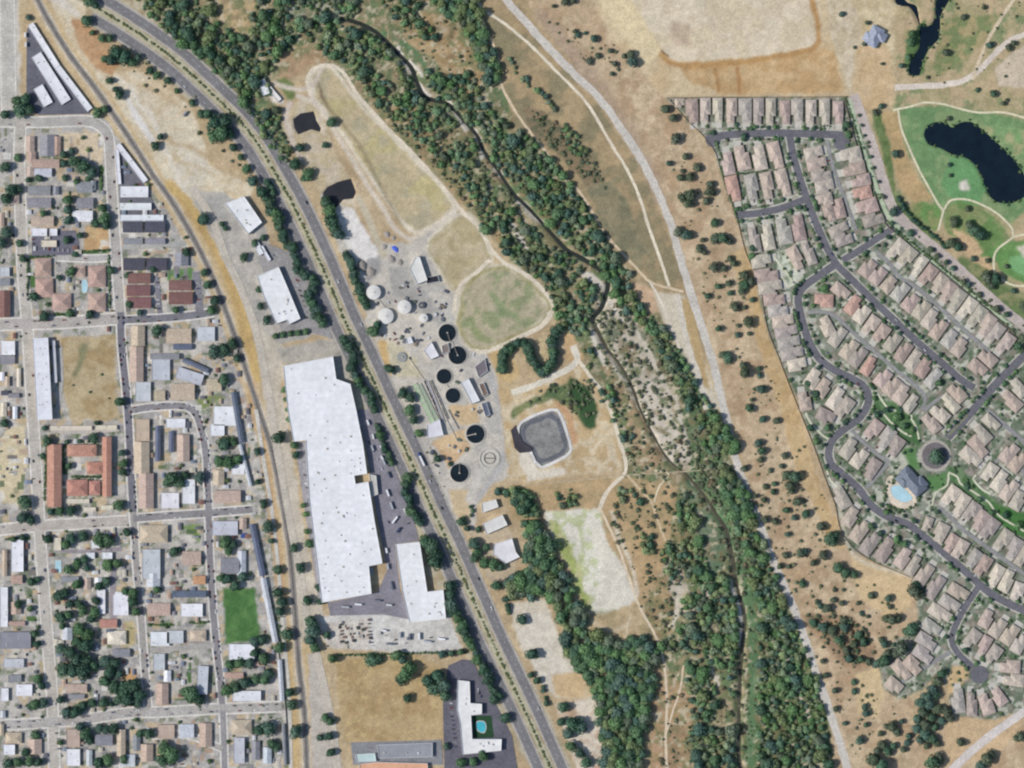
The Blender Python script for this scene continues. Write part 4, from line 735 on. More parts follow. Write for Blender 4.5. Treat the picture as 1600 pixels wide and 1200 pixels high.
for q in """75 228 26 34 gr g;48 226 14 26 pt g;90 228 12 30 pk g;50 246 14 18 pk g;72 256 44 14 pk g;48 268 12 16 pt g;68 270 28 14 lg g;62 298 36 16 gr g;62 317 38 16 gr g;67 346 36 17 pt g;88 298 10 14 gr g;62 363 24 12 wh f;84 363 12 11 wh f;3 343 9 22 pt g;25 312 12 14 pt g;
133 318 28 18 gr g;133 293 26 18 gr g;130 338 32 18 wh g;146 290 9 16 gr g;77 381 24 10 cr f;68 418 26 30 pk h;70 450 28 30 pk h;97 472 30 28 pk h;152 432 28 34 pk h;152 473 28 30 pk h;125 424 18 18 pt h;
208 354 32 20 dk g;243 354 32 20 dk g;208 377 32 10 gr g;243 377 32 10 gr g;210 413 34 20 dk g;246 413 32 20 dk g;284 405 22 22 gr g;218 435 36 17 br g;217 454 38 18 br g;218 473 38 18 br g;282 446 36 17 br g;283 466 38 20 br g;8 425 15 14 lg f;8 441 18 12 gr g;8 475 18 42 br g;
13 545 22 24 wh f;12 562 24 14 gr f;4 588 8 14 wh g;12 596 8 16 tn g;8 614 12 8 dk g;22 618 18 8 gr g;6 640 11 22 cr g;24 645 8 20 wh g;30 590 7 30 cr g;216 525 22 32 tn g;214 569 22 56 pt g;224 612 24 30 lg f;250 618 18 16 tn g;280 525 40 24 tn g;322 522 28 22 lg f;286 542 30 10 bl g;258 557 46 10 gr g;252 577 28 34 lg f;286 612 38 26 tn g;
297 588 42 18 lg f 18;306 571 44 8 bl g 24;335 602 24 20 tn g;223 672 22 34 tn f;222 715 25 50 tn g;229 767 24 56 pt g;247 693 9 56 bl g;268 690 9 34 bl g;287 700 20 42 pt g;275 661 30 14 wh f;266 782 28 24 wh f;295 768 20 38 wh f;352 650 36 30 wh f;340 672 22 18 wh f;342 746 18 24 tn g;356 776 42 20 pt g;372 733 20 16 wh f;
241 834 44 28 tn h;237 881 28 46 lg f;300 872 30 22 pt g;352 825 40 22 lg f;380 818 12 18 pt g;360 884 30 26 gr g;378 880 14 40 lg g;28 868 19 50 wh f;8 880 8 42 tn g;27 905 18 14 pk g;7 948 12 62 wh f;26 950 16 20 pt g;25 974 30 8 pk g;25 1000 48 26 gr f;22 1036 32 14 lg f;38 1078 26 18 wh f;8 1085 12 20 wh f;5 1116 9 12 lg g;24 1060 20 12 gr f;
158 940 14 38 wh f;189 945 24 32 wh f;170 974 28 14 rd g;172 986 12 6 bl g;183 996 30 22 cr h;190 1020 28 14 gr g;106 990 16 20 lg g;110 905 28 10 gr g;137 912 12 18 pt g;154 908 12 12 wh g;90 850 12 20 cr f;128 882 12 10 cr f;142 868 14 10 wh g;150 850 14 12 wh f;168 868 16 10 wh f;120 1075 34 14 pt g;120 1088 26 8 gr g;186 928 12 8 wh g;135 955 16 12 pt g;
249 952 36 20 pt g;296 928 54 11 bl g;300 953 34 20 wh f;312 906 20 14 or g;250 998 30 22 wh f;274 995 26 20 lg f;310 993 26 18 tn h;249 1034 18 26 lg f;317 1062 17 44 lg f 3;254 1084 20 34 pt g;262 1056 12 18 wh g;240 906 22 22 lg g;
378 1018 40 24 wh f;386 1087 44 16 wh f;402 1037 22 8 pk g;366 1055 30 10 pk g;115 1153 21 28 pt f;115 1183 21 26 wh f;22 1153 26 18 tn h;15 1171 18 16 wh f;55 1166 22 24 pt g;163 1156 28 18 gr g;190 1160 14 42 tn g;214 1160 12 26 gr g;140 1184 10 26 lg g;230 1176 20 28 pt g;260 1143 26 22 pt f;292 1142 24 22 lg g;322 1148 20 38 pt g;378 1136 32 24 tn h;374 1172 17 40 lg f;400 1172 14 30 gr g;
418 1180 14 26 lg g;3 1140 8 18 tn g;345 1000 4 4 wh f;200 1188 24 20 lg g;92 930 0 0 gr g""".replace("\n", "").split(";"):
    a = q.split()
    if len(a) < 6 or float(a[2]) < 6: continue
    town(float(a[0]), float(a[1]), float(a[2]), float(a[3]), a[4], float(a[6]) if len(a) > 6 else 0, a[5])
def lined(p0, p1, w, c, kind, noun, h=None, cat=None):
    L_ = hypot(p1[0]-p0[0], p1[1]-p0[1]); ang = math.degrees(atan2(p1[1]-p0[1], p1[0]-p0[0]))-90
    return town((p0[0]+p1[0])/2, (p0[1]+p1[1])/2, w, L_, c, ang, kind, noun, h, cat)
for p0, p1, w_ in [((48, 38), (90, 105), 10), ((90, 105), (141, 172), 10), ((57, 86), (104, 160), 17), ((60, 136), (76, 164), 16), ((184, 226), (228, 284), 9), ((183, 234), (187, 288), 6)]:
    lined(p0, p1, w_, 'wh', 'f', "storage unit block", 3.2, "storage building")
for q in [(210, 300, 44, 17), (212, 323, 50, 11), (222, 341, 68, 10), (206, 278, 5, 4)][:3]: town(*q, 'wh', 0, 'f', "storage unit block", 3.2, "storage building")
for p0, p1, w_, c_ in [((365, 612), (378, 692), 9, 'bl'), ((394, 818), (411, 900), 10, 'bl'), ((411, 902), (431, 1004), 10, 'lg'), ((437, 1030), (441, 1095), 8, 'lg'), ((375, 694), (392, 760), 6, 'lg'), ((443, 1130), (446, 1195), 6, 'gr')]:
    lined(p0, p1, w_, c_, 'g', "long narrow building", 4, "building")
# red roofed apartment court: one complex of six wings
for q in [(86, 743, 23, 98), (168, 729, 15, 94), (129, 704, 46, 19), (150, 731, 27, 19), (122, 762, 33, 26), (149, 762, 18, 23)]: town(*q, 'rd', 0, 'g' if q[3] > 90 else 'h', "apartment wing", 7, "apartment building")
for q in [(111, 669, 66, 7), (166, 668, 34, 7), (122, 783, 36, 7), (140, 796, 20, 7), (167, 793, 20, 7)]: town(*q, 'cr', 0, 'f', "carport", 2.8)
town(68, 592, 24, 128, 'wh', -3, 'f', "commercial building", 8.5)
town(86, 565, 5, 66, 'lg', -3, 'f', "lean-to", 4)
# big polygonal flat roofed buildings
def poly_building(name, poly, h, label, cat, col=(0.72, 0.72, 0.72), seams=True, vents=0, parapet=.9):
    cx = sum(p[0] for p in poly)/len(poly); cy = sum(p[1] for p in poly)/len(poly); x, y = P(cx, cy)
    e = empty(name, x, y); pts = [(p[0]-cx, cy-p[1]) for p in poly]; n = len(pts)
    A = sum(pts[i][0]*pts[(i+1) % n][1]-pts[(i+1) % n][0]*pts[i][1] for i in range(n))
    if A < 0: pts = pts[::-1]
    v = [(a, b, 0) for a, b in pts]+[(a, b, h+parapet) for a, b in pts]; mb = MB(); mb.add(v, [(i, (i+1) % n, n+(i+1) % n, n+i) for i in range(n)])
    obj("wall", mb.build("wall", [M_white]), e)
    cxx = 0; ins = []
    for i in range(n):   # inset parapet
        p0, p1, p2 = pts[i-1], pts[i], pts[(i+1) % n]
        d1 = Vector((p1[0]-p0[0], p1[1]-p0[1])).normalized(); d2 = Vector((p2[0]-p1[0], p2[1]-p1[1])).normalized()
        n1 = Vector((-d1.y, d1.x)); n2 = Vector((-d2.y, d2.x)); b = (n1+n2); b = b/max(.3, b.dot(n1)); ins.append((p1[0]+b.x*.5, p1[1]+b.y*.5))
    mb = MB(); v = [(a, b, h+parapet) for a, b in pts]+[(a, b, h+parapet) for a, b in ins]+[(a, b, h) for a, b in ins]
    mb.add(v, [(i, (i+1) % n, n+(i+1) % n, n+i) for i in range(n)]+[(n+i, n+(i+1) % n, 2*n+(i+1) % n, 2*n+i) for i in range(n)]); obj("parapet", mb.build("parapet", [M_white]), e)
    mb = MB(); mb.add([(a, b, h) for a, b in ins], [tuple(range(n))]); rfo = obj("roof", mb.build("roof", [M_flat]), e, col)
    xs = [a for a, b in pts]; ys = [b for a, b in pts]; k = 0; t = 0
    arr = pts
    while k < vents and t < 4000:
        t += 1; ux, uy = random.uniform(min(xs), max(xs)), random.uniform(min(ys), max(ys))
        if all(inpoly(np.array([ux+dx]), np.array([uy+dy]), arr)[0] for dx in (-5, 5) for dy in (-5, 5)):
            mb = MB(); s = random.choice((.8, 1.0, 1.4)); mb.box(-s, -s, 0, s, s, 1.1); mb.cyl(0, 0, 1.1, 1.5, s*.6, n=10)
            obj("roof_vent", mb.build("roof_vent", [M_conc if k % 3 else M_white]), rfo, loc=(ux, uy, h+.01)); k += 1
    return tag(e, label, cat)
poly_building("warehouse", [(443, 572), (521, 557), (526, 592), (548, 600), (557, 640), (568, 695), (574, 740), (554, 743), (556, 756), (576, 752), (586, 815), (598, 880), (577, 884), (581, 927), (503, 941), (494, 868), (483, 775), (478, 688), (459, 690), (450, 640)], 9, "huge long white flat roofed warehouse west of the freeway", "warehouse", (0.76, 0.76, 0.77), vents=60)
poly_building("loading_annex", [(577, 741), (588, 743), (591, 772), (581, 776)], 5, "small pale flat annex on the warehouse's east wall", "annex", (.5, .48, .44))
poly_building("warehouse", [(618, 850), (656, 846), (668, 924), (693, 921), (697, 966), (640, 972), (629, 925)], 8, "smaller stepped white warehouse between the truck yard and freeway trees", "warehouse", (0.76, 0.76, 0.76), vents=14)
poly_building("workshop", [(402, 432), (436, 417), (446, 440), (470, 498), (452, 507), (448, 500), (440, 503), (432, 506), (412, 462)], 7, "long stepped white roofed workshop beside the freeway", "workshop", (0.74, 0.74, 0.74), vents=8)
poly_building("workshop", [(352, 318), (382, 307), (410, 348), (388, 366)], 6, "square white roofed workshop north of the car park", "workshop", (0.74, 0.74, 0.74), vents=7)
poly_building("motel", [(715, 1062), (734, 1064), (735, 1098), (753, 1099), (753, 1115), (736, 1117), (738, 1154), (784, 1154), (783, 1172), (723, 1178), (719, 1130), (714, 1108)], 6, "white L-shaped motel with a stub wing near the bottom edge", "motel", (0.75, 0.74, 0.72), vents=8)
poly_building("shop_building", [(562, 1193), (590, 1190), (668, 1192), (672, 1240), (560, 1240)], 5, "orange tan roofed shop cut by the bottom edge", "shop", D(226, 168, 132), vents=3)
poly_building("shop_building", [(590, 1163), (676, 1160), (676, 1182), (592, 1184)], 4.5, "low grey roofed shop above the orange roofed one", "shop", D(150, 152, 158), vents=3)
poly_building("lodge_wing", [(556, 1178), (586, 1176), (588, 1189), (558, 1190)], 4, "pale blue green roofed hut left of the grey shop", "hut", D(190, 212, 208))
poly_building("shed", [(752, 786), (775, 780), (779, 792), (754, 801)], 5, "northernmost white shed of the three south of the treatment works", "shed", (.7, .68, .64))
poly_building("shed", [(754, 818), (785, 804), (793, 820), (760, 835)], 5, "middle white shed of the three south of the treatment works", "shed", (0.67, 0.65, 0.61))
poly_building("shed", [(772, 850), (800, 841), (806, 862), (812, 870), (790, 880), (770, 866)], 6, "southernmost and largest white shed south of the treatment works", "shed", (.7, .68, .68))
poly_building("outbuilding", [(403, 127), (414, 124), (422, 146), (412, 150)], 5, "white building among the trees west of the long drying field", "building", (0.72, 0.72, 0.72))
poly_building("trailer", [(414, 133), (419, 130), (440, 155), (434, 160)], 3, "narrow pale trailer building beside the white one in the trees", "building", (.7, .66, .62))
for q, lb in [((404, 388, 10, 22, 55), "white canopy north of the long workshop"), ((415, 396, 5, 26, 60), "thin white canopy in the car park")]:
    town(q[0], q[1], q[2], q[3], 'wh', -30, 'f', "canopy", 3.5)
# clubhouse and lodge with hipped slate roofs
def hip_lodge(name, px, py, ang, wings, col, label, cat):
    x, y = P(px, py); e = empty(name, x, y, 0, -radians(ang)); wl = MB(); k = 0
    for (cx, cy, w_, l_, z) in wings:
        wl.box(cx-w_/2+.5, cy-l_/2+.5, 0, cx+w_/2-.5, cy+l_/2-.5, z, 0, False); rf = MB(); hip(rf, cx, cy, w_, l_, z+.02*k, w_*.24, 0, .6); k += 1
        obj("roof", rf.build("roof", [M_tile]), e, D(*vary(col, 6)))
    obj("wall", wl.build("wall", [M_wall]), e); return tag(e, label, cat)
hip_lodge("clubhouse", 1425, 753, -42, [(0, 0, 22, 44, 5), (-9, 12, 16, 20, 4.4), (8, -10, 16, 18, 4.2), (2, 17, 14, 16, 5.6)], (118, 126, 138), "blue grey roofed clubhouse between the pool and the turnaround", "clubhouse")
hip_lodge("lodge", 1366, 57, 28, [(0, 0, 20, 30, 5), (6, 4, 22, 14, 4.5), (-8, -6, 14, 14, 4.2), (3, -10, 12, 14, 5.4)], (156, 164, 180), "pale blue grey lodge standing alone west of the forked pond", "lodge")
# pools
def pool(px, py, pts, label, m=M_pool, deck=None):
    x, y = P(px, py); e = empty("swimming_pool", x, y, ZC[0]-.38); pts = smooth_line(pts, 2, True) if len(pts) > 4 else np.array(pts, float); n = len(pts)
    c = pts.mean(0); out = c+(pts-c)*(1+1.4/np.abs(pts-c).max())
    mb = MB(); mb.add([(q[0], -q[1], .42) for q in pts], [tuple(range(n))]); o = mb.build("water", [m]); o.flip_normals() if o.polygons[0].normal.z < 0 else None; obj("water", o, e)
    mb = MB(); mb.add([(q[0], -q[1], .5) for q in pts]+[(q[0], -q[1], .5) for q in out]+[(q[0], -q[1], 0) for q in out], [(i, (i+1) % n, n+(i+1) % n, n+i) for i in range(n)]+[(n+i, n+(i+1) % n, 2*n+(i+1) % n, 2*n+i) for i in range(n)])
    obj("coping", mb.build("coping", [M_conc]), e); return tag(e, label, "swimming pool")
flat("motel_lawn", [(738, 1118), (768, 1118), (772, 1152), (740, 1153)], (44, 78, 50), None, "small green lawn round the motel pool")
flat("pool_deck", [(1388, 745), (1400, 744), (1408, 754), (1420, 762), (1432, 780), (1428, 790), (1412, 795), (1394, 788), (1388, 775), (1384, 758)], (216, 200, 176), None, "sandy paved deck round the community pool", rounded=True)
pool(1408, 771, [(-16, -8), (-8, -13), (2, -10), (10, -2), (17, 6), (12, 12), (2, 13), (-8, 8), (-14, 2)], "large free-form pale blue pool beside the blue grey clubhouse")
pool(91, 885, [(-4.5, -9), (4.5, -9), (4.5, 9), (-4.5, 9)], "small rectangular pale turquoise pool on the west side of town", M_pool)
pool(132, 447, [(-3, -9), (3, -9), (5, 0), (3, 9), (-3, 9), (-4, 0)], "small pale pool between the pink roofed apartments", M_pool)
pool(752, 1136, [(-6, -8), (4, -8), (7, 0), (4, 8), (-4, 6), (-7, 0)], "turquoise pool in the lawn court of the white motel", M_pool2)
# tanks of the treatment works
def clarifier(px, py, r, ang, label, empty_=False, bridge=True):
    x, y = P(px, py); e = empty("clarifier", x, y, 0, -radians(ang))
    mb = MB(); mb.ring(0, 0, 0, 1.3, r, r+.8, 40); obj("tank_wall", mb.build("tank_wall", [M_conc]), e)
    mb = MB(); mb.ring(0, 0, .02, .45, r+.85, r+2.6, 40); obj("walkway", mb.build("walkway", [M_conc]), e)
    if not empty_:
        mb = MB(); mb.cyl(0, 0, .05, .55, r-.02, n=40); obj("water", mb.build("water", [M_sludge]), e)
        mb = MB(); mb.ring(0, 0, .6, 1.0, r-1.6, r-1.3, 40); obj("weir", mb.build("weir", [M_dark]), e)
    else:
        mb = MB(); mb.cyl(0, 0, .05, .25, r-.02, n=40); obj("tank_floor", mb.build("tank_floor", [M_conc]), e)
        mb = MB(); mb.ring(0, 0, .25, 1.2, r*.55, r*.6, 30); obj("inner_ring", mb.build("inner_ring", [M_bark]), e)
        mb = MB(); mb.box(-r*.5, -.6, .9, r*.5, .6, 1.5); obj("arm", mb.build("arm", [M_bark]), e)
    if bridge:
        mb = MB(); mb.box(0, -.65, 1.35, r+1, .65, 1.6); bo = obj("bridge", mb.build("bridge", [M_conc]), e)
        for s_ in (-.65, .58): mb = MB(); mb.box(0, s_, 1.603, r+1, s_+.07, 2.5); obj("handrail", mb.build("handrail", [M_conc]), bo)
        mb = MB(); mb.cyl(0, 0, 0, 2.2, 1.3, n=16); obj("centre_column", mb.build("centre_column", [M_conc]), e)
    return tag(e, label, "clarifier tank", "round clarifier tanks of the treatment works")
clarifier(699, 520, 13.8, 72, "greenish dark round clarifier with a bridge, northernmost of the tanks")
clarifier(715, 555, 14.2, -112, "dark round clarifier with a pale bridge, second tank from the north")
clarifier(694, 588, 11.8, 0, "small round black tank without a bridge, just south-west of two bridged tanks", bridge=False)
clarifier(708, 618, 11.8, 0, "small round black tank without a bridge, north of the sandy patch", bridge=False)
clarifier(743, 678, 14.5, 168, "dark round clarifier whose bridge points west, above the empty ring")
clarifier(718, 739, 14.5, -90, "dark round clarifier at the south end, west of the empty ring")
clarifier(765, 716, 14.8, 0, "empty pale round tank ring with brown rusty scraper inside", True, False)
def tank(px, py, r, h, label, dome=True, col=(0.67, 0.65, 0.61)):
    x, y = P(px, py); e = empty("digester_tank", x, y); mb = MB(); mb.cyl(0, 0, 0, h, r, n=36); obj("tank_wall", mb.build("tank_wall", [M_paint]), e, col)
    mb = MB(); mb.cyl(0, 0, h+.01, h+(r*.14 if dome else .3), r+.3, r*.25 if dome else r*.95, 36); obj("dome_roof" if dome else "lid", mb.build("roof", [M_paint]), e, col)
    mb = MB(); mb.cyl(r*.1, 0, h+r*.1, h+r*.14+.9, 1.1, n=12); mb.box(-r*.6, -.25, h+.3, 0, .25, h+r*.15); obj("hatch", mb.build("hatch", [M_conc]), e)
    return tag(e, label, "digester tank", "round tanks of the treatment works")
tank(584, 457, 11, 6, "round white domed tank, northernmost and nearest the freeway trees")
tank(632, 480, 10.5, 7, "round white domed tank beside the small dark tank")
tank(603, 494, 12, 5, "round cream domed tank, southernmost of the three large ones")
tank(662, 497, 6.5, 6, "small round white tank east of the large domed tanks")
tank(659, 477, 5, 3, "small dark grey open tank north of the small white tank", False, D(90, 92, 100))
tank(628, 558, 7.5, 1.2, "low round grey tank in the sandy yard of the works", False, D(150, 150, 146))
poly_building("control_building", [(640, 420), (650, 401), (656, 402), (668, 438), (652, 444)], 6, "white building at the north-east of the works yard", "building", (0.68, 0.67, 0.63))
poly_building("canopy", [(665, 434), (684, 430), (687, 440), (667, 444)], 3, "black roofed canopy beside the white works building", "canopy", (.03, .03, .04))
poly_building("pump_house", [(662, 548), (674, 534), (686, 556), (672, 562)], 5, "white roofed pump house west of the two bridged clarifiers", "building", (0.70, 0.68, 0.70))
poly_building("filter_building", [(720, 598), (732, 591), (750, 626), (737, 631)], 5.5, "long white roofed filter building east of the small black tanks", "building", (0.67, 0.67, 0.68))
poly_building("blower_building", [(667, 664), (687, 655), (693, 680), (668, 684)], 5, "pale lilac roofed building at the foot of the aeration channels", "building", (.66, .64, .68))
poly_building("works_shed", [(752, 630), (760, 628), (766, 648), (759, 652)], 3.5, "dark small shed above the bridged clarifier", "shed", D(96, 104, 124))
poly_building("works_shed", [(742, 573), (758, 560), (762, 580), (748, 590)], 2.5, "dark grey low shed beside the works road", "shed", D(120, 112, 118))
poly_building("works_shed", [(748, 600), (756, 598), (763, 616), (756, 620)], 2.5, "brown low bin east of the filter building", "shed", D(122, 102, 90))
poly_building("works_shed", [(690, 540), (700, 536), (703, 550), (692, 554)], 3, "dull brown shed between the two northern clarifiers", "shed", D(134, 122, 116))
poly_building("works_shed", [(634, 528), (642, 526), (646, 536), (636, 538)], 3, "pale shed in the sandy yard of the works", "shed", (.7, .7, .72))
def channel(p0, p1, w_, col, label, h=1.5):
    L_ = hypot(p1[0]-p0[0], p1[1]-p0[1]); x, y = P((p0[0]+p1[0])/2, (p0[1]+p1[1])/2); e = empty("aeration_channel", x, y, 0, -atan2(p1[1]-p0[1], p1[0]-p0[0]))
    mb = MB(); t = .5; a, b = L_/2, w_/2
    for q in ((-a, -b, a, -b+t), (-a, b-t, a, b), (-a, -b+t, -a+t, b-t), (a-t, -b+t, a, b-t)): mb.box(q[0], q[1], 0, q[2], q[3], h)
    obj("channel_wall", mb.build("channel_wall", [M_conc]), e); mb = MB(); mb.box(-a+t, -b+t, .05, a-t, b-t, h-.5); obj("water", mb.build("water", [M_paint]), e, D(*col))
    for k in range(int(L_/12)):
        mb = MB(); mb.box(-.4, -b, h+.01, .4, b, h+.25); obj("footbridge", mb.build("footbridge", [M_conc]), e, loc=(-a+8+k*12, 0, 0))
    return tag(e, label, "channel")
channel((647, 600), (678, 664), 8, (168, 190, 152), "pale green planted channel, widest and westernmost of the strips"); channel((655, 600), (686, 662), 6, (150, 170, 140), "grey green channel second from the west")
channel((663, 594), (690, 656), 3.5, (40, 44, 56), "dark water channel in the middle of the strips"); channel((668, 596), (694, 660), 3.5, (176, 172, 180), "pale covered channel second from the east"); channel((673, 594), (700, 655), 3, (70, 74, 70), "dark narrow channel, easternmost of the parallel strips"); channel((700, 640), (716, 670), 2, (140, 120, 96), "thin brown trench in the sandy patch")
tp = MB(); n_ = 11; ang_ = [2*pi*i/n_ for i in range(n_)]; rr = [random.uniform(3, 6) for _ in ang_]
tp.add([(1.2*r_*cos(a)*.8, r_*sin(a)*1.5, 0) for a, r_ in zip(ang_, rr)]+[(.5*r_*cos(a), .8*r_*sin(a), random.uniform(1, 1.6)) for a, r_ in zip(ang_, rr)], [(i, (i+1) % n_, n_+(i+1) % n_, n_+i) for i in range(n_)]+[tuple(range(n_, 2*n_))])
tag(obj("tarpaulin", tp.build("tarpaulin", [M_paint]), col=D(70, 100, 214), loc=(*P(618, 389), .1), rot=.5), "bright blue tarpaulin covering a heap in the works yard", "tarpaulin")
tag(obj("tarpaulin", tp.build("tarpaulin_sheet", [M_paint]), col=D(50, 80, 150), loc=(*P(382, 837), .1), rot=1.4), "dark blue tarpaulin in a yard near the railway", "tarpaulin")
for i, (hx, hy, hr) in enumerate([(605, 366, 5), (600, 386, 5), (612, 405, 7), (626, 410, 5), (566, 415, 9), (580, 425, 8), (615, 372, 4)]):
    mb = MB(); nn = 14; r0 = [hr*random.uniform(.8, 1.2) for _ in range(nn)]
    mb.add([(r0[k]*cos(2*pi*k/nn), r0[k]*sin(2*pi*k/nn), 0) for k in range(nn)]+[(r0[k]*.5*cos(2*pi*k/nn), r0[k]*.5*sin(2*pi*k/nn), hr*.3) for k in range(nn)]+[(0, 0, hr*.4)], [(k, (k+1) % nn, nn+(k+1) % nn, nn+k) for k in range(nn)]+[(nn+k, nn+(k+1) % nn, 2*nn) for k in range(nn)])
    auto(obj("spoil_heap", mb.build("spoil_heap", [M_paint]), col=D(*vary((156, 148, 138), 10)), loc=(*P(hx, hy), .02)), "low grey brown", "spoil heap", "spoil heap", hx, hy, "spoil heaps in the works yard")
# plant and pipework round the tanks
er = random.Random(12)
def blocked(x, y, m=2):
    return any(abs(x-a) < b/2+m and abs(y-c) < d/2+m for a, c, b, d in BLD)
PB = [(584, 457, 24, 24), (632, 480, 24, 24), (603, 494, 26, 26), (662, 490, 16, 26), (628, 558, 18, 18), (699, 520, 34, 34), (715, 555, 34, 34), (694, 588, 28, 28), (708, 618, 28, 28), (743, 678, 36, 36), (718, 739, 36, 36), (765, 716, 36, 36), (655, 422, 32, 46), (674, 548, 28, 32), (735, 612, 34, 46), (677, 635, 60, 92), (680, 670, 30, 34), (752, 580, 20, 26)]
k = 0
while k < 60:
    zx, zy, zw, zh = er.choice([(600, 500, 60, 60), (620, 530, 80, 60), (650, 520, 60, 50), (690, 480, 20, 60), (640, 450, 30, 60), (730, 600, 70, 110), (700, 700, 60, 60), (755, 640, 20, 80), (600, 590, 40, 40)])
    x, y = zx+er.uniform(-zw/2, zw/2), zy+er.uniform(-zh/2, zh/2)
    if any(abs(x-a) < b/2+1 and abs(y-c) < d/2+1 for a, c, b, d in PB) or min(hypot(q[0]-x, q[1]-y) for q in ML) < 34: continue
    k += 1; a_, b_, h_ = er.uniform(1, 3.4), er.uniform(.8, 2.2), er.uniform(.8, 2.6); mb = MB(); mb.box(-a_, -b_, .2, a_, b_, h_); mb.box(-a_-.6, -b_-.6, 0, a_+.6, b_+.6, .2)
    if er.random() < .6: mb.cyl(a_*.4, 0, h_+.003, h_+.7, .5, n=10)
    c, nm = er.choice([((200, 200, 200), "white"), ((120, 124, 130), "grey"), ((84, 90, 104), "dark blue grey"), ((150, 132, 112), "brown"), ((96, 110, 96), "green grey")])
    auto(obj("equipment_cabinet", mb.build("equipment_cabinet", [M_paint]), None, D(*c), (*P(x, y), .01), er.choice([1.1, 1.1+pi/2, 1.15])), nm, "equipment box", "equipment box", x, y, "equipment boxes in the treatment works")
def pipe(pts_, r, label):
    mb = MB(); 
    for (x0, y0), (x1, y1) in zip(pts_[:-1], pts_[1:]):
        p, q = P(x0, y0), P(x1, y1); dx, dy = q[0]-p[0], q[1]-p[1]; l = hypot(dx, dy); ux, uy = -dy/l*r, dx/l*r; n0 = 6
        v = []
        for (cx, cy) in (p, q): v += [(cx+ux*cos(2*pi*i/n0), cy+uy*cos(2*pi*i/n0), .7+r*sin(2*pi*i/n0)) for i in range(n0)]
        mb.add(v, [(i, (i+1) % n0, n0+(i+1) % n0, n0+i) for i in range(n0)])
    tag(obj("pipe", mb.build("pipe", [M_conc])), label, "pipe")
pipe([(592, 468), (603, 482), (622, 480)], .5, "pale pipe linking the northernmost and eastern white domed tanks"); pipe([(706, 533), (709, 541)], .6, "short pale pipe between the two northern clarifiers"); pipe([(697, 600), (702, 607)], .6, "short pale pipe between the two small black tanks")
pipe([(690, 640), (715, 690), (728, 690)], .5, "pale pipe running from the channels to the southern clarifier"); pipe([(735, 725), (750, 718)], .6, "short pale pipe between the southern clarifier and the empty ring"); pipe([(640, 560), (660, 590), (668, 598)], .5, "pale pipe from the low grey tank to the channels")
# sheds and outbuildings in the yards of the old town
k = 0; t = 0
while k < 240 and t < 12000:
    t += 1; x, y = er.uniform(2, 440), er.uniform(215, 1195)
    if not inpoly(np.array([x]), np.array([y]), TOWN)[0] or blocked(x, y, 2.6): continue
    if any(min(hypot(q[0]-x, q[1]-y) for q in LS) < w_/2+5 for LS, w_ in STRP) or (92 < x < 186 and 520 < y < 660) or (344 < x < 412 and 912 < y < 1010) or (95 < x < 165 and 205 < y < 262) or (128 < x < 175 and 350 < y < 395): continue
    k += 1; a_, b_ = er.uniform(2.2, 5.6), er.uniform(1.8, 3.6); a_, b_ = (a_, b_) if er.random() < .5 else (b_, a_); BLD.append((x, y, 2*a_, 2*b_))
    c, nm = er.choice([((206, 206, 208), "white"), ((150, 150, 154), "grey"), ((112, 112, 120), "dark grey"), ((186, 160, 138), "tan"), ((140, 104, 94), "brown"), ((196, 188, 170), "cream"), ((128, 140, 156), "blue grey")])
    e = empty("shed", *P(x, y), 0, er.uniform(-.05, .05)); wl = MB(); wl.box(-a_+.2, -b_+.2, 0, a_-.2, b_-.2, 2.3, 0, False); rf = MB(); hip(rf, 0, 0, 2*a_-.4, 2*b_-.4, 2.3, .7, 0, .3, True)
    obj("wall", wl.build("wall", [M_wall]), e); obj("roof", rf.build("roof", [M_tile]), e, D(*vary(c, 6))); auto(e, nm+" roofed", "yard shed", "shed", x, y, "sheds in the yards of the old town")
# estate wall
def wall(name, pts, h, t, col, label, cat="wall"):
    a = smooth_line(pts, 10); l = offset_line(a, t/2); r = offset_line(a, -t/2); n = len(a)
    v = [(*P(*q), 0) for q in l]+[(*P(*q), 0) for q in r]+[(*P(*q), h) for q in l]+[(*P(*q), h) for q in r]
    f = [(2*n+i, 3*n+i, 3*n+i+1, 2*n+i+1) for i in range(n-1)]+[(i, i+1, 2*n+i+1, 2*n+i) for i in range(n-1)]+[(n+i, 3*n+i, 3*n+i+1, n+i+1) for i in range(n-1)]
    return tag(obj(name, mesh(name, v, f, [M_paint]), col=D(*col)), label, cat)
wall("boundary_wall", [(1318, 153), (1325, 180), (1337, 225), (1350, 268), (1362, 305), (1375, 340), (1398, 364), (1440, 400), (1480, 432), (1520, 466), (1555, 495), (1585, 522)], 2.2, 1.0, (126, 112, 100), "brown boundary wall along the estate's east side")
wall("boundary_wall", [(1042, 153), (1120, 152), (1220, 152), (1325, 151)], 2, .8, (112, 96, 84), "brown boundary wall along the estate's top edge")
wall("boundary_fence", [(1046, 156), (1075, 190), (1098, 212), (1118, 240), (1128, 275), (1148, 330), (1165, 395), (1185, 440), (1198, 510), (1215, 555), (1232, 600), (1250, 645), (1272, 700), (1288, 745), (1305, 790), (1312, 825), (1335, 858), (1370, 880), (1430, 905)], 1.6, .3, (140, 124, 106), "thin fence between the dry slope and the estate's west side", "fence")
wall("boundary_wall", [(398, 818), (410, 900), (432, 1004), (445, 1100), (450, 1190)], 2, .6, (196, 190, 180), "pale wall between the long narrow roofs and the railway path")
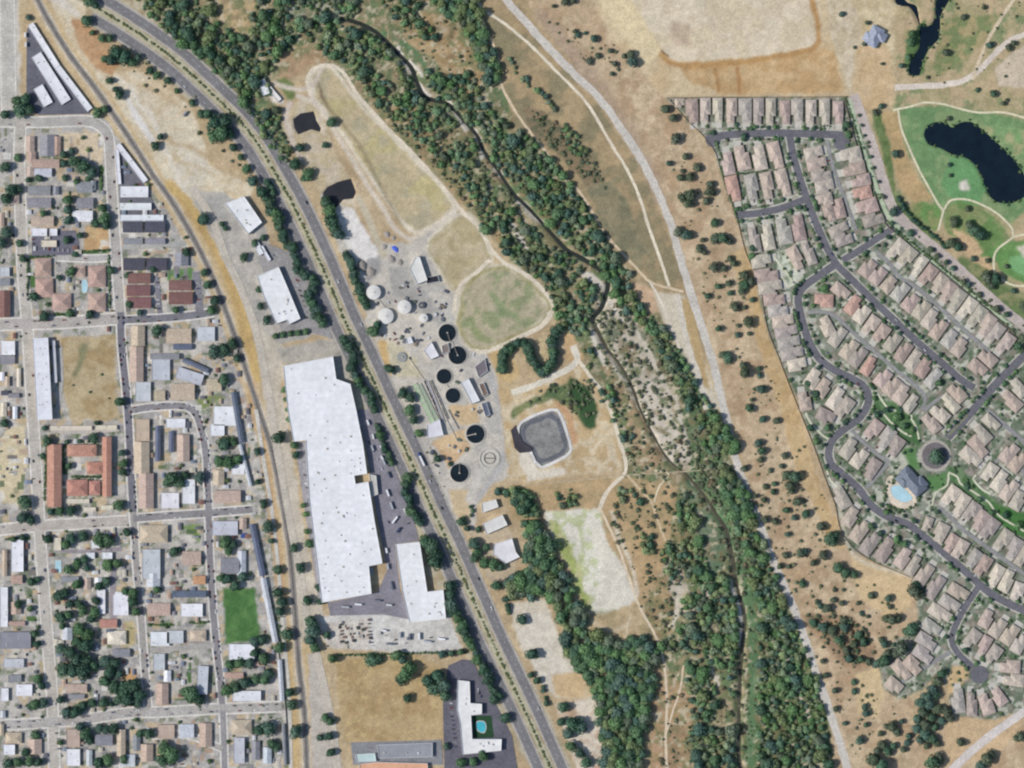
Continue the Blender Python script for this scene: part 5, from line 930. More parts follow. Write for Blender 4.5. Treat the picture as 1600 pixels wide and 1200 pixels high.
# ---------------------------------------------------------------- trees and shrubs
def crown_arrays(nq, seed, qs=0.2, core=.78, flat_=0.75):
    r_ = np.random.default_rng(seed); V = []; F = []
    bl = [(r_.normal(0, .34), r_.normal(0, .34), r_.uniform(-.15, .35), r_.uniform(.38, .62)) for _ in range(7)]+[(0, 0, 0, .7)]
    rot = r_.uniform(0, 6)
    def surf(d):   # farthest hit of a direction against the lobes, in unit space
        best = .35
        for cx, cy, cz, rr in bl:
            c = np.array([cx, cy, cz*.7]); b = d@c; q = c@c-rr*rr; disc = b*b-q
            if disc > 0: best = max(best, b+math.sqrt(disc))
        return min(best, 1.12)
    n1, n2 = 7, 12   # inner core
    for i in range(n1+1):
        th = pi*i/n1
        for j in range(n2):
            ph = 2*pi*j/n2; d = np.array([sin(th)*cos(ph), sin(th)*sin(ph), cos(th)]); s = surf(d)*core*r_.uniform(.88, 1.04)
            V.append((d[0]*s, d[1]*s, d[2]*s*flat_+.62))
    for i in range(n1):
        for j in range(n2): F.append((i*n2+j, (i+1)*n2+j, (i+1)*n2+(j+1) % n2, i*n2+(j+1) % n2))
    for _ in range(nq):
        d = r_.normal(0, 1, 3); d[2] = abs(d[2])*.9-.25; d /= np.linalg.norm(d); s = surf(d)*r_.uniform(.80, 1.06)
        p = np.array([d[0]*s, d[1]*s, d[2]*s*flat_+.62]); nrm = d+r_.normal(0, .45, 3); nrm /= np.linalg.norm(nrm)
        a = np.cross(nrm, [0.3, 0.2, 1.0]); a /= np.linalg.norm(a); b = np.cross(nrm, a); q = qs*r_.uniform(.6, 1.25); n0 = len(V)
        for (u, v) in ((-1, -.5), (.2, -1), (1, .3), (-.1, 1)):
            w_ = p+a*u*q*.6+b*v*q*.6+nrm*r_.uniform(-.03, .03); V.append(tuple(w_))
        F.append((n0, n0+1, n0+2, n0+3))
    return np.array(V), np.array(F)
CR = [crown_arrays(420, 100+i, .20) for i in range(7)]; CRL = [crown_arrays(120, 200+i, .30) for i in range(6)]
SHR = [crown_arrays(90, 300+i, .34, .7, .6) for i in range(4)]
CM_ = [npmesh("crown_leaves", v, f, M_leaf) for v, f in CR]; SM_ = [npmesh("shrub_leaves", v, f, M_leaf) for v, f in SHR]
tb = MB(); tb.cyl(0, 0, -.05, .55, .085, .05, 8)
for k in range(4):
    a = k*pi/2+.4; n0 = len(tb.v); e1 = (cos(a)*.32, sin(a)*.32, .85)
    tb.add([(.03*cos(a+1.5), .03*sin(a+1.5), .38), (.03*cos(a-1.5), .03*sin(a-1.5), .38), (.0, .0, .46), (e1[0]+.01, e1[1], e1[2]), (e1[0]-.01, e1[1], e1[2]), (e1[0], e1[1]+.01, e1[2]+.03)], [(0, 1, 4, 3), (1, 2, 5, 4), (2, 0, 3, 5)])
TM_ = tb.build("trunk", [M_bark])
GREENS = [(72, 100, 76), (80, 110, 76), (62, 90, 72), (90, 122, 78), (74, 100, 86), (104, 118, 78), (98, 112, 90), (84, 96, 76)]
LOOKS = {0: "dark green", 1: "mid green", 2: "blackish green", 3: "bright green", 4: "bluish green", 5: "olive green", 6: "greyish green", 7: "dull olive"}
def big(r): return "tiny" if r < 3.5 else "small" if r < 6 else "round" if r < 9 else "large" if r < 11 else "huge"
KL = 1.4
def tree(name, noun, cat, px, py, r, ci=None, group=None, hmul=None):
    x, y = P(px, py); ci = random.choice([0, 0, 1, 2, 2, 4]) if ci is None else ci
    e = empty(name, x, y, hz(x, y), random.uniform(0, 6.28)); hs = r*random.uniform(.85, 1.15)*(hmul or 1)
    e.scale = (r*random.uniform(.92, 1.08), r*random.uniform(.92, 1.08), hs)
    c = obj("crown", random.choice(CM_), e, D(*vary(GREENS[ci], 5), KL)); obj("trunk", TM_, e)
    return auto(e, big(r)+" "+LOOKS[ci], noun, cat, px, py, group)
def shrub(px, py, r, ci=None):
    x, y = P(px, py); o = obj("shrub", random.choice(SM_), None, D(*vary(random.choice([(104, 104, 78), (92, 98, 76), (118, 106, 82), (84, 94, 72)]), 5), KL), (x, y, hz(x, y)-.1*r), random.uniform(0, 6.28))
    o.scale = (r, r, r*.8); return auto(o, random.choice(["small dull"]), "shrub", "shrub", px, py, "scattered shrubs on the dry ground")
def pts(s):
    out = []
    for q in s.replace("\n", " ").split():
        a = q.split(","); out.append((float(a[0]), float(a[1]), float(a[2]), int(a[3]) if len(a) > 3 else None))
    return out
TOWN_T = pts("""10,262,8 28,247,7 45,281,5 62,279,6 102,279,5 100,242,7 113,236,5 100,256,7 118,254,9 132,261,10 144,270,9 138,280,6 120,285,5,1 20,297,9 10,311,9 31,297,6 107,313,9,1 107,328,8 108,344,8 160,325,7,1 165,340,9,1 150,350,7 166,353,8 68,334,5 11,364,9 3,380,8 32,381,7 36,404,6 126,368,6 118,398,5 105,375,6 112,424,8 174,422,6 54,463,8 69,495,8 110,489,6 142,491,7 93,434,5 203,476,6 219,488,6
275,485,6 240,420,6 199,430,5 325,445,8 336,470,9 330,484,7 320,426,6 292,394,7 247,517,9 335,550,11 350,546,10 364,536,8 370,560,6 350,592,9 187,628,9 152,661,5 70,669,5 75,688,8 147,685,8 68,712,5 105,690,4 125,689,4 108,728,6 40,785,11 35,808,9 48,812,8 8,662,6 80,800,6 95,798,7 111,798,8 186,790,8 191,708,6 193,724,7,1 192,738,6 270,745,10 281,754,9 262,753,8 290,742,7 312,746,9 351,694,11 345,721,10,1 358,722,9,1 372,717,8 363,690,7
75,842,8 21,842,6 36,840,6 104,850,9,1 112,840,8 130,838,8 156,842,10,1 169,843,10,1 163,850,7 200,832,8 108,890,8,1 121,881,9 131,874,7 136,888,6 170,882,9,3 184,880,8,1 272,861,8 281,859,5 352,848,10,1 365,850,8 358,860,7 356,904,9 368,914,9 379,901,9 345,903,7 50,908,7 60,905,5 92,930,9 102,926,8 48,950,5,3 29,944,6 110,943,7 125,944,7 130,954,8,1 151,938,7 148,957,9,1 143,967,8 121,913,9 156,915,7 167,907,8 196,924,6 210,926,8 208,940,8 213,955,8 97,965,9 108,960,8 98,978,6 55,990,7 58,1006,6
125,985,10 138,991,9 121,1001,9 135,1008,11,2 95,1014,7 110,1020,10,2 122,1030,11,2 136,1032,11,2 100,1046,11,0 115,1049,12,2 132,1048,12,2 146,1040,9 165,1034,9 180,1036,10,2 172,1050,11,2 187,1052,8 165,1064,9,0 180,1073,11,0 195,1076,11,0 210,1072,12,2 220,1086,9,2 200,1094,10 215,1098,9 186,1092,8 60,1060,9,1 66,1071,7 55,1101,9 68,1098,8 48,1103,6 95,1093,7 105,1112,10 119,1112,9 130,1102,8 145,1098,7 162,1098,8 175,1100,5
125,1135,8 136,1146,9 141,1156,8 155,1138,7 166,1140,7 179,1138,8 57,1148,8,1 95,1160,5 14,1192,8 30,1190,8,1 47,1190,9 61,1190,7 40,1175,7 155,1190,10 170,1188,10 195,1185,7,1 220,1145,8 233,1146,9 258,1168,11,1 268,1180,13,1 254,1188,10 299,1086,13,1 311,1092,9 290,1080,8,1 245,922,6,1 359,1038,8,1 374,1036,8,1 390,1037,8 398,1003,8 409,998,8 398,1020,8 412,1028,9 354,1078,9,1 369,1073,9 384,1066,9 400,1062,9,1 414,1062,9,1 420,1051,8 405,1140,10 420,1138,11 425,1162,9 432,1167,7
45,28,5 29,158,9 40,157,10 33,172,12 47,172,9 8,180,8 153,176,8,1 164,172,7,1 172,126,6 182,140,6 187,148,7 251,214,6 243,228,7 142,4,9 150,9,7 135,33,9 145,51,5 160,60,7,1 172,60,6 183,84,11,2 196,90,11,2 174,95,9,2 164,93,7 207,99,7,1 216,90,6 235,110,6 246,118,6 262,126,6 277,143,5 300,161,6 314,178,7 325,179,9 337,193,12,2 351,190,11,2 346,209,13,1 334,214,10,1 359,208,8,2 365,231,7 376,246,6 386,264,7 395,284,9
317,343,9 347,350,5 352,357,5 382,402,7 398,380,6 411,372,5 405,453,6 407,478,6 417,500,7 430,525,5,1 442,524,5,1 454,522,5,1 466,521,5,1 478,519,5,1 402,706,6 403,753,5 412,786,6 420,822,9 424,845,5 434,891,8 435,925,9 441,940,10 437,955,8 448,990,10 437,1011,9 452,1082,8 456,1100,8 462,1142,10 480,937,8 487,970,10 490,985,11 485,1000,9 492,1012,8 511,992,7 508,1120,7 516,1126,7 501,1152,6 515,1150,7 517,1175,8 436,683,10 460,856,7 470,886,8 444,609,5,3 447,624,5,3 450,640,5,3 452,655,5,3
460,696,6,1 463,710,6 475,789,5,3 478,803,5,3 480,830,5,3 484,850,7,1 498,918,6 501,940,6 520,1028,8 582,1031,10 592,1029,8 620,1023,9 629,1030,8 641,1041,10,1 633,1052,11,1 626,1062,8 637,1090,7 669,1062,10 684,1054,12 695,1069,11 680,1076,11 696,1085,9 690,1022,6 705,1020,6 720,1018,6 762,1062,9 772,1091,8 780,1086,7 790,1120,9 755,1180,8 720,1190,8 740,1190,8 697,1165,6 740,850,9 745,862,7 760,855,7 742,871,8 756,880,9,1 770,882,9,1 781,885,7 748,827,6 719,815,6 816,968,8 831,1021,10 839,1063,7 829,1054,5
880,1104,9 895,1130,12 908,1134,10 876,1128,8 888,1146,10 892,1165,9 906,1176,8 916,1190,9 775,914,8 585,518,10,1 590,508,8 610,577,7 603,573,5 630,614,9,2 641,622,8,2 640,640,9,1 646,656,7 655,677,8,3 684,717,6,2 460,257,9 482,272,9 476,279,7 517,192,8 508,227,5,2 470,232,8 778,768,7 791,769,8 806,769,9 816,776,9 826,786,9 815,795,9 806,783,8 703,725,4 812,800,6""")
SLOPE_T = pts("""883,3,8 895,2,6 865,10,4 928,61,7 898,49,4 902,55,5 914,52,4 985,85,8 987,97,9 975,88,5 921,96,6 934,88,5 953,80,5 960,100,5 956,116,4 1040,171,9 1051,184,7 1055,217,9 1071,246,7 1090,263,8 1045,255,5 1062,278,7 1077,277,7 1066,268,4 1110,288,7 1107,300,8 1065,309,8 1078,304,9 1076,318,8 1103,314,7 1116,349,8 1060,362,8 1073,368,9 1118,373,9 1129,372,9 1138,378,7 1098,375,5 1092,388,7 1100,394,5
1115,418,8 1131,419,6 1140,405,6 1146,412,6 1162,430,8 1163,445,10 1158,455,7 1173,441,8 1122,448,6 1138,443,6 1105,463,6 1141,458,5 1148,480,8 1163,480,4 1175,468,5 1169,503,9 1122,514,6 1152,523,5 1153,509,4 1170,521,4 1137,559,9 1129,555,7 1162,582,9 1160,571,7 1185,576,5 1186,586,5 1170,638,7 1189,608,8 1191,655,7 1174,625,4 1184,692,7 1190,704,7 1188,718,5 1163,732,6 1195,760,5 1180,775,5 1193,781,5 1195,812,6
1213,657,7 1225,712,6 1220,728,5 1203,735,4 1227,743,8 1242,745,10 1234,758,9 1237,767,6 1246,783,7 1210,756,5 1208,768,5 1228,797,6 1240,809,5 1258,803,8 1210,815,6 1230,835,5 1281,822,9 1297,842,12 1304,837,8 1250,865,7 1257,861,6 1285,868,8 1227,868,6 1270,880,6 1232,885,5 1218,885,5 1309,888,11 1320,894,10 1334,898,6 1253,912,6 1303,922,4 1317,922,3 1276,940,4 1291,950,9 1282,947,5 1302,938,5 1315,943,5 1340,942,4 1360,929,7 1387,935,6 1390,948,5 1345,958,4 1355,963,4
1393,969,9 1402,967,7 1384,967,7 1427,924,12 1431,914,8 1441,926,6 1423,983,11 1414,986,7 1270,973,7 1285,980,8 1300,985,8 1317,968,6 1320,980,7 1341,992,8 1349,1003,8 1334,1006,8 1310,1000,8 1322,1016,8 1326,1028,8 1345,1030,6 1356,1033,7 1381,1006,6 1376,1000,5 1407,1012,11 1399,1020,8 1381,1031,11 1370,1036,8 1386,1020,7 1290,1055,6 1285,1033,5 1333,1066,5 1334,1079,6 1303,1079,6 1306,1107,5 1350,1104,6 1353,1115,6 1320,1130,5 1352,1133,5 1343,1156,7 1393,1135,8 1400,1143,7 1408,1127,5 1385,1135,5 1375,1146,5
1378,1164,8 1386,1173,8 1396,1165,7 1370,1172,7 1364,1186,12 1376,1195,12 1455,1190,12 1466,1184,9 1500,1159,7 1540,1185,11 1546,1178,8 1532,1196,9 1594,1151,8 1587,1153,6 1417,1160,6 1411,1171,6 1420,1150,6 1470,1052,8 1464,1064,9 1456,1076,9 1448,1088,10 1460,1084,8 1438,1098,9 1452,1100,9 1465,1108,9 1478,1112,9 1484,1122,7 1470,1126,8 1455,1120,9 1440,1112,9 1432,1122,9 1446,1132,9 1460,1136,8 1432,1138,8 1445,1148,9 1456,1155,8 1463,1160,7 1436,1156,7 1447,1166,6
1398,240,8 1367,176,6 1376,166,5 1315,22,5 1355,36,5 1350,69,5 1335,74,3 1378,100,3 1407,103,5 1449,121,3 1546,71,6 1575,75,6 1583,68,5 1477,82,6 1505,27,6 1537,12,4 1526,141,4 1551,147,6 1567,162,5 1572,157,3 1482,185,4 1483,258,4 1484,275,4 1424,53,7,1 1421,66,7,1 1418,90,5,1 1490,347,8 1485,380,9 1496,386,9,2 1521,360,9 1531,367,9,2 1514,352,7 1511,326,5 1542,407,4 1520,405,5 1572,416,4 1540,434,10 1555,436,11,2 1547,446,8 1583,455,5 1600,480,9 1597,530,9 1590,541,8
1422,365,6 1454,390,5 1464,400,5 1478,410,5 1489,420,5 1505,440,5 1513,445,5 1530,460,5 1557,482,6 1572,492,5 1395,331,8 1461,712,12,0 1342,180,3 1346,196,3 1350,212,3 1356,222,3 1360,245,4 1364,262,3 1372,284,4 1380,308,4""")
for a in TOWN_T: tree("shade_tree", "tree", "tree", a[0], a[1], a[2]*1.06, a[3], "trees of the town and freeway edges")
OAK = (70, 84, 66)
for a in SLOPE_T: tree("oak_tree", "oak", "oak tree", a[0], a[1], a[2], a[3] if a[3] is not None else random.choice([7, 7, 7, 4, 0]), "oaks on the dry slope and golf rough")
# rows of trees on the freeway banks
def row(line, sp, r0, r1, wob, ci=None):
    a = smooth_line(line, 2); L = np.concatenate([[0], np.cumsum(np.linalg.norm(np.diff(a, axis=0), axis=1))]); t = 2
    while t < L[-1]:
        r = random.uniform(r0, r1); x = np.interp(t, L, a[:, 0])+random.uniform(-wob, wob); y = np.interp(t, L, a[:, 1])+random.uniform(-wob, wob)
        tree("roadside_tree", "verge tree", "roadside tree", x, y, r, ci, "trees along the freeway banks"); t += r*sp
row([(402, 296), (425, 318), (436, 345), (448, 378), (462, 400), (468, 425), (490, 440), (486, 462), (494, 480), (502, 500), (508, 515)], 1.25, 6, 9.5, 3)
row([(420, 322), (440, 372), (458, 392)], 1.6, 5, 8, 3); row([(488, 440), (484, 470), (500, 505)], 1.5, 6, 9, 3)
row([(535, 528), (548, 540), (552, 560), (545, 575)], 1.2, 7, 10, 3, 2); row([(552, 585), (562, 602), (574, 612), (580, 628), (588, 645)], 1.25, 7, 10, 3)
row([(588, 662), (596, 690), (604, 705), (610, 722)], 1.3, 5, 7, 2); row([(636, 745), (634, 765), (640, 785), (648, 805), (658, 820)], 1.25, 7, 10, 2); row([(668, 845), (676, 862), (682, 880)], .9, 10, 14, 4)
row([(700, 915), (706, 940), (716, 965), (722, 985), (732, 1000), (740, 1015)], 1.0, 7, 11, 3); row([(742, 1022), (752, 1035), (758, 1050), (768, 1070), (776, 1085)], 1.1, 7, 9, 3)
row([(508, 318), (516, 340), (524, 362), (530, 372)], 1.0, 8, 11, 3); row([(540, 395), (550, 418), (556, 438), (563, 455), (568, 470), (572, 480)], .95, 7, 9.5, 2)
row([(430, 300), (418, 285)], 1.2, 5, 7, 3); row([(262, 22), (275, 38), (292, 52), (310, 75), (330, 85), (350, 100)], 1.3, 7, 10, 4); row([(722, 808), (730, 825)], 1.5, 4, 6, 2)
row([(1402, 306), (1415, 330), (1432, 348), (1450, 362), (1466, 374), (1478, 388)], 1.7, 3, 5, 1, 2); row([(788, 935), (796, 960)], 1.4, 4, 6, 2)
row([(738, 808), (735, 790)], 2, 3, 4, 2); row([(846, 1070), (856, 1100)], 1.8, 3, 5, 2)
# wet ditch
row([(787, 582), (783, 562), (792, 546), (810, 536), (826, 543), (831, 562), (844, 580), (858, 574), (864, 550), (863, 530), (876, 508)], .72, 7, 9.5, 2)
# riverside woods: scattered crowns, the largest as trees, the rest one mass
WOOD = [  # polygon, spacing, r0, r1, thinning
 ([(190, -20), (330, -20), (345, 40), (390, 70), (398, -20), (545, -20), (560, 20), (520, 40), (470, 60), (440, 90), (415, 120), (432, 170), (438, 205), (455, 235), (450, 260), (425, 235), (400, 190), (370, 145), (330, 100), (270, 60), (225, 15)], 9, 6, 12, .90),
 ([(300, 80), (400, 60), (418, 100), (405, 130), (415, 160), (440, 180), (440, 240), (420, 215), (385, 165), (340, 115)], 9, 7, 11, .9),
 ([(470, 45), (540, 40), (590, 60), (640, 110), (650, 150), (600, 130), (560, 110), (540, 100), (500, 80)], 10, 6, 11, .75),
 ([(590, 60), (620, 95), (650, 150), (700, 180), (740, 220), (760, 290), (800, 340), (770, 330), (720, 290), (660, 230), (600, 170), (545, 120), (560, 70)], 11, 5, 10, .62),
 ([(580, -20), (660, -20), (655, 30), (690, 60), (660, 60), (620, 40)], 11, 6, 10, .6), ([(655, -20), (735, -20), (755, 30), (758, 70), (745, 78), (725, 40), (695, 20)], 8, 7, 11, 1),
 ([(745, 75), (775, 75), (780, 120), (760, 130)], 9, 8, 11, 1), ([(655, 105), (700, 120), (740, 115), (755, 160), (790, 190), (800, 215), (760, 225), (720, 185), (680, 160)], 8.5, 6, 11, .88),
 ([(795, 90), (815, 115), (850, 145), (865, 165), (870, 175), (845, 150), (805, 120)], 8, 4, 7, .8), ([(880, 190), (900, 205), (918, 240), (905, 250), (880, 220)], 9, 4, 6, .6),
 ([(765, 200), (810, 205), (860, 245), (900, 300), (925, 340), (945, 370), (965, 405), (985, 430), (985, 450), (960, 460), (935, 420), (890, 380), (850, 340), (800, 285), (770, 250)], 8, 6, 11, .92),
 ([(740, 300), (800, 330), (870, 390), (920, 425), (930, 470), (915, 510), (880, 480), (850, 440), (790, 400), (750, 350)], 10, 6, 11, .72),
 ([(860, 460), (900, 490), (925, 520), (930, 560), (915, 555), (890, 520), (868, 490)], 9, 6, 10, .8), ([(955, 440), (990, 455), (1010, 490), (1035, 510), (1058, 540), (1072, 560), (1078, 600), (1060, 600), (1040, 560), (1015, 520), (980, 490)], 9, 7, 11, .9),
 ([(1060, 560), (1090, 600), (1115, 640), (1125, 655), (1095, 680), (1075, 640)], 9, 6, 11, .75), ([(910, 560), (950, 590), (975, 640), (990, 690), (975, 700), (950, 650), (925, 600)], 11, 5, 8, .5),
 ([(1108, 665), (1130, 665), (1150, 690), (1148, 705), (1115, 705)], 8, 8, 11, 1), ([(1085, 690), (1110, 690), (1130, 730), (1110, 730)], 10, 5, 8, .7),
 ([(1128, 735), (1150, 750), (1175, 780), (1175, 820), (1150, 820), (1130, 780)], 8.5, 7, 11, 1), ([(1140, 820), (1170, 820), (1195, 845), (1195, 880), (1220, 910), (1225, 950), (1200, 950), (1180, 900), (1160, 870)], 9, 6, 11, .85),
 ([(1055, 760), (1080, 775), (1092, 840), (1110, 900), (1140, 950), (1140, 980), (1110, 940), (1085, 910), (1065, 850)], 9.5, 6, 11, .66), ([(1122, 905), (1142, 905), (1148, 960), (1150, 1060), (1140, 1060), (1132, 960)], 8, 6, 9, 1), ([(1030, 860), (1070, 850), (1080, 900), (1050, 910)], 9, 7, 10, .8),
 ([(1065, 930), (1130, 920), (1150, 960), (1150, 1060), (1145, 1140), (1150, 1220), (1080, 1220), (1080, 1100), (1060, 1000)], 9.5, 6, 12, .68),
 ([(1165, 880), (1200, 900), (1240, 960), (1255, 1010), (1270, 1040), (1280, 1080), (1290, 1130), (1300, 1220), (1170, 1220), (1175, 1050)], 10, 6, 12, .74),
 ([(880, 990), (935, 990), (960, 1000), (1000, 995), (1024, 1010), (1022, 1070), (1008, 1110), (1005, 1220), (945, 1220), (938, 1130), (930, 1080), (905, 1050), (885, 1020)], 7.5, 8, 13, 1),
 ([(1028, 1000), (1054, 995), (1056, 1030), (1035, 1020)], 9, 6, 10, .8), ([(820, 812), (846, 818), (868, 870), (900, 920), (915, 955), (912, 985), (880, 985), (862, 940), (850, 932), (798, 935), (790, 905), (818, 890), (822, 850)], 7.5, 8, 13, 1),
 ([(795, 765), (828, 768), (842, 800), (830, 810), (810, 800)], 8, 7, 9, 1), ([(955, 760), (985, 765), (1010, 790), (1000, 800), (970, 780)], 9, 5, 8, .8), ([(865, 765), (910, 765), (905, 790), (875, 792)], 10, 4, 7, .7), ([(1000, 830), (1030, 840), (1025, 870), (1005, 860)], 10, 5, 9, .8)]
pool_pts = []; GP = [(*q, wd) for pts_, wd in GRAV for q in smooth_line(pts_, 4)]+[(*q, 12) for q in smooth_line([(1090, 740), (1120, 790), (1148, 850), (1168, 920), (1178, 1000), (1176, 1080), (1172, 1250)], 4)]
grid = {}
for poly, sp, r0, r1, thin in WOOD:
    xs = [p[0] for p in poly]; ys = [p[1] for p in poly]; A = (max(xs)-min(xs))*(max(ys)-min(ys)); n = int(A/(sp*sp)*4.5)
    c = np.stack([rng.uniform(min(xs), max(xs), n), rng.uniform(min(ys), max(ys), n)], 1); ok = inpoly(c[:, 0], c[:, 1], poly)
    nzv = fbm(c[:, 0], c[:, 1], 27, 401, 2)
    for (x, y), o_, nv in zip(c, ok, nzv):
        if not o_ or (thin < .99 and nv < .645-thin*.42) : continue
        gx, gy = int(x//12), int(y//12); bad = False
        r = 2.6+(r1-2.6)*max(0, 1-(rng.random()*1.02)**.55)**.8 if thin < .99 else r0+(r1-r0)*rng.random()**1.3; sq = 1.25 if thin < .99 else .95
        for i in (-1, 0, 1):
            for j in (-1, 0, 1):
                for (a, b, c_) in grid.get((gx+i, gy+j), ()):
                    if (a-x)**2+(b-y)**2 < ((r+c_)*.5*sq)**2: bad = True
        if bad: continue
        if hz(*P(x, y)) < -1.75 or any((x-a)**2+(y-b)**2 < (w_/2+3)**2 for a, b, w_ in GP): continue
        grid.setdefault((gx, gy), []).append((x, y, r)); pool_pts.append((x, y, r))
vis = [p for p in pool_pts if -5 < p[0] < 1605 and -5 < p[1] < 1205]; rest = [p for p in pool_pts if p not in set(vis)] if False else []
vis.sort(key=lambda p: -p[2]); chosen = vis[:260]; cs = set(chosen)
for p in chosen: tree("riverside_tree", "tree", "riverside tree", p[0], p[1], p[2], random.choice([0, 1, 3, 4, 3, 5, 6]), "trees of the riverside woods", .9)
rest = [p for p in pool_pts if p not in cs]
def mass(name, items, variants, cols, label, cat, hs=.9):
    VV = []; FF = []; CC = []; off = 0
    for (x, y, r) in items:
        v, f = variants[rng.integers(len(variants))]; a = rng.uniform(0, 6.28); c_, s_ = cos(a), sin(a); X, Y = P(x, y)
        q = np.stack([(v[:, 0]*c_-v[:, 1]*s_)*r+X, (v[:, 0]*s_+v[:, 1]*c_)*r+Y, v[:, 2]*r*hs+hz(X, Y)-.05*r], 1)
        VV.append(q); FF.append(f+off); off += len(v); cc = cols[rng.integers(len(cols))]; d = rng.uniform(-12, 12)
        CC.append(np.tile(np.array([*D(cc[0]+d, cc[1]+d, cc[2]+d, KL), 1]), (len(v), 1)))
    o = obj(name, npmesh(name, np.concatenate(VV), np.concatenate(FF), M_leafw, "leaf", np.concatenate(CC))); return tag(o, label, cat, kind="stuff")
mass("riverside_woodland", rest, CRL, GREENS+[(112, 128, 84), (92, 120, 86), (108, 124, 92), (96, 108, 74), (84, 116, 70)], "smaller trees and thicket filling in the riverside woods", "woodland")
# scrub: hundreds of low bushes; the largest ones are shrubs of their own, the rest one mass
sc_ = []
def scat(poly, n, r0, r1):
    xs = [p[0] for p in poly]; ys = [p[1] for p in poly]; k = 0
    while k < n:
        x, y = random.uniform(min(xs), max(xs)), random.uniform(min(ys), max(ys))
        if inpoly(np.array([x]), np.array([y]), poly)[0]:
            k += 1
            if hz(*P(x, y)) > -.9: sc_.append((x, y, r0+(r1-r0)*random.random()**2))
scat([(540, 100), (650, 150), (760, 230), (860, 400), (930, 520), (860, 470), (740, 330), (640, 230)], 420, 1.5, 4.5)
scat([(620, 0), (740, 0), (760, 130), (700, 150), (640, 90)], 80, 1.2, 3.5); scat([(820, 160), (870, 185), (930, 250), (950, 300), (910, 280), (850, 220)], 110, 1.2, 4.5)
scat([(780, 190), (830, 200), (960, 380), (985, 440), (900, 400), (830, 300)], 120, 2, 4); scat([(920, 440), (1000, 480), (1060, 560), (1120, 680), (1140, 800), (1060, 740), (980, 640), (930, 540)], 460, 1.5, 5)
scat([(940, 600), (1050, 740), (1060, 860), (1050, 1000), (1000, 960), (950, 800), (990, 740)], 220, 1.3, 4.5); scat([(1030, 870), (1180, 860), (1230, 960), (1300, 1200), (1030, 1200)], 520, 1.5, 5)
scat([(1090, 700), (1180, 780), (1190, 900), (1150, 900), (1090, 780)], 260, 1.5, 4.5); scat([(1140, 540), (1200, 560), (1290, 780), (1330, 880), (1420, 960), (1400, 1050), (1280, 1060), (1200, 860)], 190, 1.2, 3.6)
scat([(1260, 960), (1340, 960), (1370, 1020), (1330, 1040), (1290, 1010)], 110, 2, 4.5); scat([(1290, 1050), (1400, 1080), (1400, 1190), (1330, 1190)], 50, 1.2, 4); scat([(840, 20), (960, 70), (980, 120), (900, 90)], 30, 1.2, 3.5)
scat([(1040, 230), (1110, 260), (1150, 400), (1180, 520), (1110, 500), (1070, 360)], 55, 1.2, 3.5); scat([(800, 640), (860, 600), (930, 590), (930, 665), (905, 660), (860, 618)], 60, 2, 4.5)
scat([(1400, 0), (1600, 0), (1600, 130), (1440, 130)], 30, 1.2, 3); scat([(1410, 340), (1600, 510), (1600, 560), (1480, 430)], 40, 1.5, 3.5); scat([(190, 60), (330, 170), (390, 260), (370, 260), (200, 110)], 30, 1.5, 4); scat([(690, 640), (700, 800), (660, 720)], 20, 1.2, 3)
sc_.sort(key=lambda p: -p[2])
for p in sc_[:220]: shrub(*p)
mass("riverside_scrub", sc_[220:], SHR, [(92, 104, 74), (82, 98, 70), (112, 116, 86), (100, 108, 84)], "low grey green scrub dotting the banks and dry slopes", "scrub", .8)
mm = []; a = ML
for i in range(len(a)-1):
    for k in range(5):
        t = random.random(); q = a[i]*(1-t)+a[i+1]*t
        if random.random() < .8: mm.append((q[0]+random.uniform(-1.2, 1.2), q[1]+random.uniform(-1.2, 1.2), random.uniform(1.2, 2.4)))
mass("median_shrubs", mm, SHR, [(92, 104, 62), (84, 98, 62), (110, 112, 66)], "line of low shrubs growing along the freeway median", "shrubs", .7)
# gardens of the estate: small trees along streets and between plots
hs_ = [(q[0], q[1]) for _, L in ROWS for q in L]; gp = []
def clear_(x, y, d): return all((x-a)**2+(y-b)**2 > d*d for a, b in hs_)
onst = []
for q, wd_, lb in ES+AL: onst += [tuple(z) for z in smooth_line(q, 4)]
def gt(x, y, r, force=False):
    if min((x-a)**2+(y-b)**2 for a, b in onst) < (6+r*.3)**2 and not force: return
    if not clear_(x, y, 9.3+r*.3): return
    if any((x-a)**2+(y-b)**2 < 16 for a, b, c in gp): return
    gp.append((x, y, r))
for q, wd_, lb in ES:
    a = smooth_line(q, 5)
    for i in range(len(a)):
        for s in (-1, 1):
            if random.random() < .42:
                o_ = offset_line(a, s*random.uniform(7.5, 10))[i]; gt(o_[0], o_[1], random.uniform(2.4, 4.2))
t = 0; EA = EST
while len(gp) < 820 and t < 9000:
    t += 1; x, y = random.uniform(1045, 1600), random.uniform(155, 1120)
    if inpoly(np.array([x]), np.array([y]), EA)[0] and hypot(x-1408, y-771) > 24 and hypot(x-1425, y-753) > 24 and hypot(x-1461, y-712) > 27: gt(x, y, random.uniform(1.4, 3.6))
for x, y, r in [(1370, 648, 6), (1385, 640, 6), (1400, 652, 7), (1412, 665, 6), (1425, 672, 5), (1395, 668, 5), (1408, 640, 5), (1435, 660, 4), (1466, 598, 7), (1510, 762, 5), (1530, 780, 5), (1570, 805, 6), (1590, 820, 7), (1548, 800, 5), (1265, 668, 7), (1275, 690, 6), (1292, 668, 6), (1275, 615, 7), (1262, 600, 6), (1463, 800, 5), (1385, 800, 5), (1360, 822, 6), (1375, 832, 6), (1400, 842, 7), (1413, 850, 6), (1288, 450, 7), (1162, 214, 6), (1325, 210, 6), (1322, 195, 6), (1177, 388, 6), (1175, 400, 6), (1508, 1015, 5), (1535, 1028, 5)]: gp.append((x, y, r))
